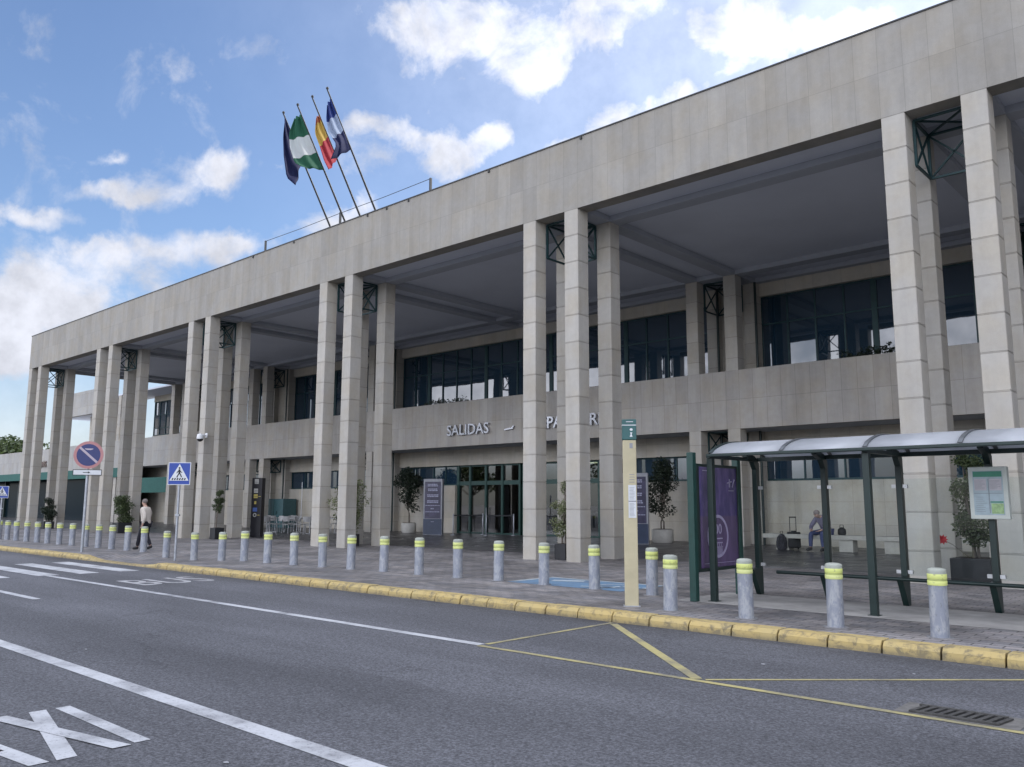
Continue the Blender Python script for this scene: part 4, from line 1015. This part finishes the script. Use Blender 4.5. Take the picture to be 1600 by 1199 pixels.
def potted(name, label, loc, pot, r_, z0, z1, n, size, mat, nb=14, seed=1, trunks=2, cat="potted plant", extra=None):
    rnd = random.Random(seed); t = thing(name, label, cat, loc, 0, "potted plants of the portico")
    kind, pr_, ph, pm = pot
    if kind == 'round': mb = MB(); mb.lathe([(pr_*.88, 0), (pr_, ph*.2), (pr_, ph-.03), (pr_*.9, ph), (pr_*.85, ph-.05)], n=28); mb.build("pot", pm, t)
    else: bevel(MB().box(-pr_, pr_, -pr_, pr_, 0, ph).build("pot", pm, t), .015)
    MB().box(-pr_*.6, pr_*.6, -pr_*.6, pr_*.6, ph-.02, ph+.008).build("soil", M_soil, t)
    bl = crown_blobs(r_, z0, z1, nb, rnd)
    mb = MB()
    for k in range(trunks):
        a = rnd.uniform(0, 2*PI); b0 = Vector((.06*math.cos(a), .06*math.sin(a), ph-.02)); tgt = Vector(bl[k][:3])
        mb.tube([b0, b0+Vector((0, 0, (z0-ph)*.6)), Vector((tgt.x*.4, tgt.y*.4, z0+.1)), tgt], [.035, .028, .022, .012], 7)
    for bb in bl: mb.tube([Vector((0, 0, z0*.9+.1*z1)), Vector(bb[:3])*.6+Vector((0, 0, .4*bb[2]*.9)), Vector(bb[:3])], [.014, .010, .005], 5)
    mb.build("trunk", M_bark, t)
    leaf_cloud(bl, n, size, rnd).build("crown", mat, t, fix=False)
    if extra: extra(t)
    return t
def poinsettia(t):
    mb = MB(); c = Vector((-.52, -.35, .86))
    for k in range(9):
        a = R(40*k); d = Vector((math.cos(a), .2*math.sin(k), math.sin(a))); w_ = Vector((-math.sin(a), .3, math.cos(a)))
        mb.add([c, c+d*.05+w_*.03, c+d*.11, c+d*.05-w_*.03], [(0, 1, 2, 3)])
    mb.build("red_flower", simple("red_bracts", (.45, .02, .03), .6), t, fix=False)
    MB().tube([(-.1, -.1, .5), (-.35, -.25, .75), (-.52, -.34, .86)], .006, 5).build("flower_stem", M_bark, t)
potted("potted_ficus", "tall light green ficus in a black square planter behind the timetable case", (.98, 1.12, 0), ('sq', .40, .49, M_pota), .50, .85, 2.55, 5600, .07, M_leaf, 30, 3, 4, extra=poinsettia)
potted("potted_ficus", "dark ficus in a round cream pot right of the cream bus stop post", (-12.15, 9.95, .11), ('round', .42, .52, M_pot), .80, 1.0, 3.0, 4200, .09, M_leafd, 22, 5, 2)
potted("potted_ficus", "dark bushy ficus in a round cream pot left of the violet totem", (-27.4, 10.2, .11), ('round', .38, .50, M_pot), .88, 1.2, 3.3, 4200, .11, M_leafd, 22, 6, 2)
potted("potted_ficus", "slim pale-leaved ficus between the columns left of the bus stop post", (-9.52, .62, 0), ('sq', .20, .45, M_pota), .42, .75, 2.15, 2800, .06, M_leafl, 22, 7, 2)
potted("potted_ficus", "pale variegated ficus half hidden by the column pair left of the entrance", (-20.08, .95, 0), ('sq', .30, .45, M_pota), .78, .75, 2.35, 5200, .075, M_leafl, 34, 8, 2)
potted("potted_ficus", "small round-topped green ficus beside the column right of the crossing sign", (-29.0, .55, 0), ('sq', .22, .50, M_pota), .30, 1.2, 2.05, 2600, .06, M_leaf, 16, 9, 1)
potted("potted_ficus", "broad green topiary bush in a dark pot behind the walking man", (-39.3, .8, 0), ('sq', .36, .55, M_pota), .60, .60, 1.85, 5200, .09, M_leaf, 30, 10, 1)
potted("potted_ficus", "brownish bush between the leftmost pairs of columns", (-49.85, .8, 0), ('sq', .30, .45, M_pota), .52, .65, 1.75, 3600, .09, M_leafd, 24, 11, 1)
def loggia_plant(label, x0, x1, seed, h=.25):
    rnd = random.Random(seed); bl = []
    for i in range(9):
        x = x0+(x1-x0)*i/8; bl.append((x, 9.9, 6.42+rnd.uniform(.0, h), .25, .2, rnd.uniform(.12, .28)))
    t = thing("planter_box", label, "planter", (0, 0, 0), 0, "planter boxes behind the parapet")
    MB().box(x0-.1, x1+.1, 9.7, 10.1, 5.9, 6.3).build("trough", M_pota, t)
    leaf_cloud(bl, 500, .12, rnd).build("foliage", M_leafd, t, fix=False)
loggia_plant("dark shrubs above the parapet left of the SALIDAS lettering", -25.8, -23.0, 21)
loggia_plant("dark shrubs above the parapet behind the right-hand columns", -4.8, -3.1, 22)
# ------------------------------------------------------------------ trees
def tree(label, loc, h, r_, n, seed, size=.45, mat=M_leaft, group=None):
    rnd = random.Random(seed); t = thing("tree", label, "tree", loc, 0, group)
    bl = []
    for i in range(20):
        a = rnd.uniform(0, 2*PI); u_ = rnd.random(); rr = r_*math.sqrt(rnd.random())*.8*(1-.45*u_); s_ = r_*rnd.uniform(.22, .42)
        bl.append((rr*math.cos(a), rr*math.sin(a), h*(.45+.47*u_), s_, s_, s_*.75))
    mb = MB(); mb.tube([(0, 0, -.3), (.1, 0, h*.25), (0, .1, h*.5)], [.28, .22, .15], 8)
    for bb in bl: mb.tube([(0, 0, h*.3), (bb[0]*.5, bb[1]*.5, h*.3+(bb[2]-h*.3)*.6), bb[:3]], [.10, .06, .02], 5)
    mb.build("trunk", M_bark, t); leaf_cloud(bl, n, size, rnd).build("crown", mat, t, fix=False); return t
tree("round green tree crown showing above the low wing at the far left", (-134, 24, 0), 10.4, 7.5, 7000, 31, .6, group="trees beyond the low wing")
tree("smaller green tree beyond the low wing, cut by the left photo edge", (-147, 27, 0), 10.9, 7.5, 5000, 32, .6, group="trees beyond the low wing")
for i, (x, y, h) in enumerate([(-70, -34, 9), (-52, -38, 10), (-34, -36, 9), (-14, -40, 8), (6, -38, 9)]):
    tree("street tree across the road, mirrored in the entrance glass, %s" % ["farthest left", "left of the middle", "at the middle", "right of the middle", "nearest the camera side"][i], (x, y, -.2), h, 4.0, 2200, 40+i, .5, group="trees across the road")
# ------------------------------------------------------------------ bench, luggage
M_bench = simple("stone_bench", (.40, .385, .345), .75, var=.10, scale=4, bump=.2)
t = thing("stone_bench", "long pale stone bench on square blocks behind the bus shelter glass", "bench", (-3.0, 8.75, .1))
bevel(MB().box(-4.3, 4.0, -.26, .26, .38, .52).build("seat", M_bench, t), .01)
for x in (-3.65, -2.25, -1.55+.0, -.16, 1.3, 2.7):
    if abs(x+2.25) < .01: continue
    bevel(MB().box(x-.22, x+.22, -.2, .2, 0, .38).build("support_block", M_bench, t), .01)
M_case = simple("black_luggage", (.010, .010, .011), .6, var=.3)
t = thing("suitcase", "black wheeled suitcase with raised handle standing beside the bench", "suitcase", (-6.32, 8.72, .105), R(35))
bevel(MB().box(-.20, .20, -.12, .12, .06, .58).build("body", M_case, t), .03, 3)
mb = MB(); mb.tube([(-.10, .08, .57), (-.10, .08, 1.06), (.10, .08, 1.06), (.10, .08, .57)], .012, 8); mb.box(-.11, .11, .06, .10, 1.04, 1.08); mb.build("handle", M_black, t)
for x in (-.15, .15): mb = MB(); mb.tube([(x-.02, .08, .035), (x+.02, .08, .035)], .035, 12); mb.build("wheel", M_black, t)
MB().box(-.16, .16, -.14, -.12, .12, .40).box(-.08, .08, -.02, .02, .58, .62).build("front_pocket", M_case, t)
t = thing("backpack", "dark grey backpack leaning next to the suitcase", "backpack", (-6.62, 8.45, .105), R(30))
mb = MB(); mb.lathe([(.15, 0), (.20, .08), (.21, .25), (.17, .42), (.09, .52), (.02, .55)], n=18); o = mb.build("body", simple("backpack_cloth", (.03, .03, .035), .8, var=.6, scale=9), t); o.scale = (.85, .6, .95)
MB().tube([(-.1, -.13, .12), (-.12, -.19, .28), (-.07, -.12, .44)], .018, 6).build("strap", M_black, t)
MB().tube([(.1, -.13, .12), (.12, -.19, .28), (.07, -.12, .44)], .018, 6).build("strap", M_black, t)
MB().tube([(-.04, 0, .53), (-.03, 0, .60), (.03, 0, .60), (.04, 0, .53)], .010, 6).build("grab_loop", M_black, t)
# ------------------------------------------------------------------ cafe furniture
M_chair = simple("pale_chair_plastic", (.40, .40, .40), .5); M_alu = simple("aluminium_tube", (.40, .41, .43), .35, .6)
def cafe_chair():
    t = thing("cafe_chair", "", "chair")
    bevel(MB().box(-.21, .21, -.21, .21, .43, .46).build("seat", M_chair, t), .01)
    mb = MB(); vs_ = []
    for i in range(7):
        a = R(-60+20*i); vs_ += [(.24*math.sin(a), .02+.20*math.cos(a), .60), (.26*math.sin(a), .04+.23*math.cos(a), .86)]
    for i in range(6): mb.add([vs_[2*i], vs_[2*i+2], vs_[2*i+3], vs_[2*i+1]], [(0, 1, 2, 3)])
    o = mb.build("backrest", M_chair, t, fix=False); sol = o.modifiers.new("t", 'SOLIDIFY'); sol.thickness = .02
    for x in (-1, 1):
        for y in (-1, 1): MB().tube([(x*.22, y*.22, 0), (x*.19, y*.19, .44)]+([(x*.20, .22, .62)] if y > 0 else []), .012, 6).build("leg", M_alu, t)
    return t
def cafe_table():
    t = thing("cafe_table", "", "table")
    MB().lathe([(.37, .72), (.37, .745), (.35, .75)], n=24).build("tabletop", M_chair, t)
    MB().tube([(0, 0, .02), (0, 0, .72)], .03, 8).build("pedestal", M_alu, t)
    MB().lathe([(.22, 0), (.22, .015), (.04, .03)], n=16).build("base", M_alu, t)
    return t
tb0 = cafe_table(); ch0 = cafe_chair(); first = True; nch = 0
tabs = [(-32.9, 5.4), (-32.0, 6.6), (-31.3, 7.9), (-30.4, 6.3), (-29.9, 7.6), (-33.9, 6.6)]
tl_ = ["front left cafe table beside the black information totem", "cafe table in the middle of the group left of the entrance columns", "cafe table nearest the wall, before the teal cabinet", "cafe table just left of the big column pair", "cafe table half hidden behind the column pair", "leftmost cafe table, behind the information totem"]
ts_ = ["table beside the black totem", "middle table of the group", "table nearest the teal cabinet", "table just left of the big columns", "table half behind the columns", "leftmost table"]
cw = ["facing the road", "backing onto the road", "on the left of", "on the right of"]
for i, (x, y) in enumerate(tabs):
    o = tb0 if i == 0 else copy_tree(tb0); o.location = (x, y, floor_z(x, y)+.004); tag(o, tl_[i], "table", "cafe tables")
    a0 = random.uniform(0, 1.5)
    for k in range(3):
        a = a0+k*2*PI/3; c = ch0 if nch == 0 else copy_tree(ch0); nch += 1
        px_, py_ = x+.62*math.cos(a), y+.62*math.sin(a); c.location = (px_, py_, floor_z(px_, py_)+.004); c.rotation_euler = (0, 0, a-PI/2)
        side = ["right", "rear", "left", "front"][int(((a % (2*PI))+PI/4)//(PI/2)) % 4]
        tag(c, "pale cafe chair, %s side of the %s" % (side, ts_[i]), "chair", "cafe chairs")
t = thing("parasol_pole", "thin white closed parasol with a dark cover among the cafe tables", "parasol", (-32.1, 6.9, .075))
MB().tube([(0, 0, 0), (0, 0, 2.6)], .02, 8).build("pole", M_white, t)
MB().lathe([(.2, 0), (.2, .05), (.03, .08)], n=16).build("base", M_conc, t)
# ------------------------------------------------------------------ people
def skin(name, nodes, edges, mat, parent, sub=2, root=0):
    me = bpy.data.meshes.new(name); bm = bmesh.new(); sl = bm.verts.layers.skin.new(); vv = []
    for co, r_ in nodes:
        v_ = bm.verts.new(co); rr = r_ if isinstance(r_, tuple) else (r_, r_); v_[sl].radius = rr; vv.append(v_)
    vv[root][sl].use_root = True
    for a, b_ in edges: bm.edges.new((vv[a], vv[b_]))
    bm.to_mesh(me); bm.free()
    o = bpy.data.objects.new(name, me); COL.objects.link(o)
    m1 = o.modifiers.new("skin", 'SKIN'); m1.use_smooth_shade = True
    m2 = o.modifiers.new("sub", 'SUBSURF'); m2.levels = sub; m2.render_levels = sub
    me2 = bake(o); bpy.data.objects.remove(o)
    me2.polygons.foreach_set('use_smooth', [True]*len(me2.polygons)); me2.materials.clear()
    return mkobj(name, me2, mat, parent)
M_skin = simple("skin", (.42, .26, .20), .5, var=.08)
def hand_nodes(nodes, edges, wi, dirv, side):
    """palm and five finger chains starting from wrist node index wi"""
    w_ = Vector(nodes[wi][0]); d = Vector(dirv).normalized(); s_ = d.cross(Vector((0, 0, 1)) if abs(d.z) < .9 else Vector((1, 0, 0))).normalized(); n_ = s_.cross(d)
    nodes.append((tuple(w_+d*.05), (.026, .016))); palm = len(nodes)-1; edges.append((wi, palm))
    for k, (off, L) in enumerate(((-.030, .062), (-.010, .075), (.010, .070), (.030, .052))):
        a = w_+d*.09+s_*off; nodes.append((tuple(a), .0095)); i0 = len(nodes)-1; edges.append((palm, i0))
        nodes.append((tuple(a+d*L*.55+n_*.012), .0085)); edges.append((i0, i0+1))
        nodes.append((tuple(a+d*L*.85+n_*.035), .007)); edges.append((i0+1, i0+2))
    nodes.append((tuple(w_+d*.04+s_*.042*side), .011)); i0 = len(nodes)-1; edges.append((palm, i0))
    nodes.append((tuple(w_+d*.085+s_*.052*side+n_*.02), .009)); edges.append((i0, i0+1))
def head_parts(t, hc, face, hair_mat, bald=False):
    f = Vector(face).normalized(); s_ = Vector((0, 0, 1)).cross(f).normalized(); u_ = f.cross(s_)
    hc = Vector(hc)
    mb = MB()
    def ell(c, r_, mat_, nm, nlat=10, nlon=16, cut=None):
        mb = MB(); vs_ = []; fs = []
        for i in range(nlat+1):
            th = PI*i/nlat
            for j in range(nlon):
                ph = 2*PI*j/nlon; q = s_*(r_[0]*math.sin(th)*math.cos(ph))+f*(r_[1]*math.sin(th)*math.sin(ph))+u_*(r_[2]*math.cos(th)); vs_.append(Vector(c)+q)
        for i in range(nlat):
            for j in range(nlon): fs.append((i*nlon+j, i*nlon+(j+1) % nlon, (i+1)*nlon+(j+1) % nlon, (i+1)*nlon+j))
        mb.add(vs_, fs, True); return mb.build(nm, mat_, t)
    ell(hc+u_*.035-f*.025, (.082, .098, .085), hair_mat, "hair")
    for q in (-1, 1):
        ell(hc+f*.088+s_*.033*q+u_*.012, (.013, .008, .008), M_black, "eye", 6, 8)
def person_nodes(P_, hand_dirs=None):
    """P_: dict of joint positions -> body skin"""
    N = [(P_['pelvis'], (.13, .095)), (P_['waist'], (.115, .085)), (P_['chest'], (.15, .10)), (P_['neckb'], (.075, .07)), (P_['neck'], .05), (P_['jaw'], (.062, .072)), (P_['head'], (.078, .095)), (P_['crown'], (.060, .075))]
    Ed = [(0, 1), (1, 2), (2, 3), (3, 4), (4, 5), (5, 6), (6, 7)]
    for s_ in ('l', 'r'):
        i = len(N); N += [(P_['sh'+s_], .062), (P_['el'+s_], .043), (P_['wr'+s_], .028)]; Ed += [(2, i), (i, i+1), (i+1, i+2)]
        d = (Vector(P_['wr'+s_])-Vector(P_['el'+s_])).normalized(); hand_nodes(N, Ed, i+2, d, 1 if s_ == 'l' else -1)
    for s_ in ('l', 'r'):
        i = len(N); N += [(P_['hip'+s_], .088), (P_['kn'+s_], .056), (P_['an'+s_], .036)]; Ed += [(0, i), (i, i+1), (i+1, i+2)]
    return N, Ed
def clothes(t, P_, top, trousers, shoes, k=1.0):
    N = [(P_['waist'], (.15*k, .125*k)), (P_['chest'], (.185*k, .135*k)), (P_['neckb'], (.09, .085)), (tuple(Vector(P_['pelvis'])+Vector((0, 0, -.05))), (.165*k, .14*k))]
    Ed = [(0, 1), (1, 2), (0, 3)]
    for s_ in ('l', 'r'):
        i = len(N); N += [(P_['sh'+s_], .085), (P_['el'+s_], .064), (tuple(Vector(P_['wr'+s_])*.9+Vector(P_['el'+s_])*.1), .046)]; Ed += [(1, i), (i, i+1), (i+1, i+2)]
    skin("jacket", N, Ed, top, t)
    N = [(P_['pelvis'], (.145, .115))]; Ed = []
    for s_ in ('l', 'r'):
        i = len(N); an = Vector(P_['an'+s_]); N += [(P_['hip'+s_], .105), (P_['kn'+s_], .074), (tuple(an+(Vector(P_['kn'+s_])-an)*.05), .056)]; Ed += [(0, i), (i, i+1), (i+1, i+2)]
    skin("trousers", N, Ed, trousers, t)
    for s_ in ('l', 'r'):
        an = Vector(P_['an'+s_]); to = Vector(P_['toe'+s_]); dn = Vector((0, 0, -.035))
        skin("shoe", [(tuple(an+dn*.6-(to-an).normalized()*.05), .056), (tuple((an+to)/2+dn*.3), .052), (tuple(to), .040)], [(0, 1), (1, 2)], shoes, t)
# walking man, heading to the left (-x), seen from behind his left side
M_jk = simple("beige_pink_jacket", (.52, .47, .42), .85, var=.10, scale=8); M_tr = simple("dark_trousers", (.012, .012, .020), .85); M_sh = simple("dark_shoes", (.01, .01, .012), .6)
M_hg = simple("grey_hair", (.16, .14, .13), .9)
t = thing("person", "man in a pale beige jacket and dark trousers walking left past the bollards", "person", (-22.75, -5.45, 0), R(214))
# local +x is his walking direction
Pw = dict(pelvis=(0, 0, .90), waist=(.02, 0, 1.05), chest=(.03, 0, 1.27), neckb=(.05, 0, 1.42), neck=(.07, 0, 1.47), jaw=(.11, 0, 1.52), head=(.11, 0, 1.59), crown=(.10, 0, 1.66),
          shl=(.03, .19, 1.37), ell=(-.10, .24, 1.10), wrl=(-.02, .23, .86), shr=(.04, -.19, 1.37), elr=(.02, -.24, 1.10), wrr=(.20, -.20, .90),
          hipl=(0, .09, .86), knl=(.15, .09, .47), anl=(.22, .09, .09), toel=(.39, .09, .045), hipr=(0, -.09, .86), knr=(-.0, -.09, .46), anr=(-.17, -.09, .12), toer=(-.03, -.09, .04))
N, Ed = person_nodes(Pw); skin("body", N, Ed, M_skin, t); clothes(t, Pw, M_jk, M_tr, M_sh, 1.25)
head_parts(t, (.11, 0, 1.585), (1, 0, -.05), M_hg)
# seated person on the bench, leaning forward
M_top = simple("violet_grey_top", (.13, .12, .19), .85, var=.15); M_jean = simple("blue_jeans", (.04, .055, .14), .85, var=.15); M_h2 = simple("light_hair", (.22, .18, .17), .9)
t = thing("person", "person in a grey violet top and jeans sitting hunched on the stone bench", "person", (-5.2, 8.66, .10), R(-90-20))
Ps = dict(pelvis=(-.05, 0, .62), waist=(.0, 0, .74), chest=(.12, 0, .94), neckb=(.24, 0, 1.04), neck=(.29, 0, 1.06), jaw=(.37, 0, 1.05), head=(.38, 0, 1.12), crown=(.36, 0, 1.19),
          shl=(.14, .20, 1.0), ell=(.24, .32, .74), wrl=(.42, .18, .64), shr=(.14, -.20, 1.0), elr=(.24, -.34, .74), wrr=(.42, -.18, .64),
          hipl=(0, .10, .58), knl=(.42, .20, .54), anl=(.40, .22, .10), toel=(.56, .25, .04), hipr=(0, -.10, .58), knr=(.42, -.20, .54), anr=(.42, -.22, .10), toer=(.58, -.25, .04))
N, Ed = person_nodes(Ps); skin("body", N, Ed, M_skin, t); clothes(t, Ps, M_top, M_jean, M_sh, 1.1)
head_parts(t, (.38, 0, 1.115), (1, 0, -.35), M_h2); t.scale = (1.08, 1.12, 1.06)
t = thing("handbag", "small black bag resting on the bench by the seated person's elbow", "bag", (-4.72, 8.72, .62))
mb = MB(); mb.lathe([(.10, 0), (.13, .06), (.12, .18), (.05, .24), (.01, .25)], n=14); mb.build("body", M_case, t)
MB().tube([(-.06, 0, .22), (-.05, 0, .32), (.05, 0, .32), (.06, 0, .22)], .012, 6).build("handle", M_case, t)
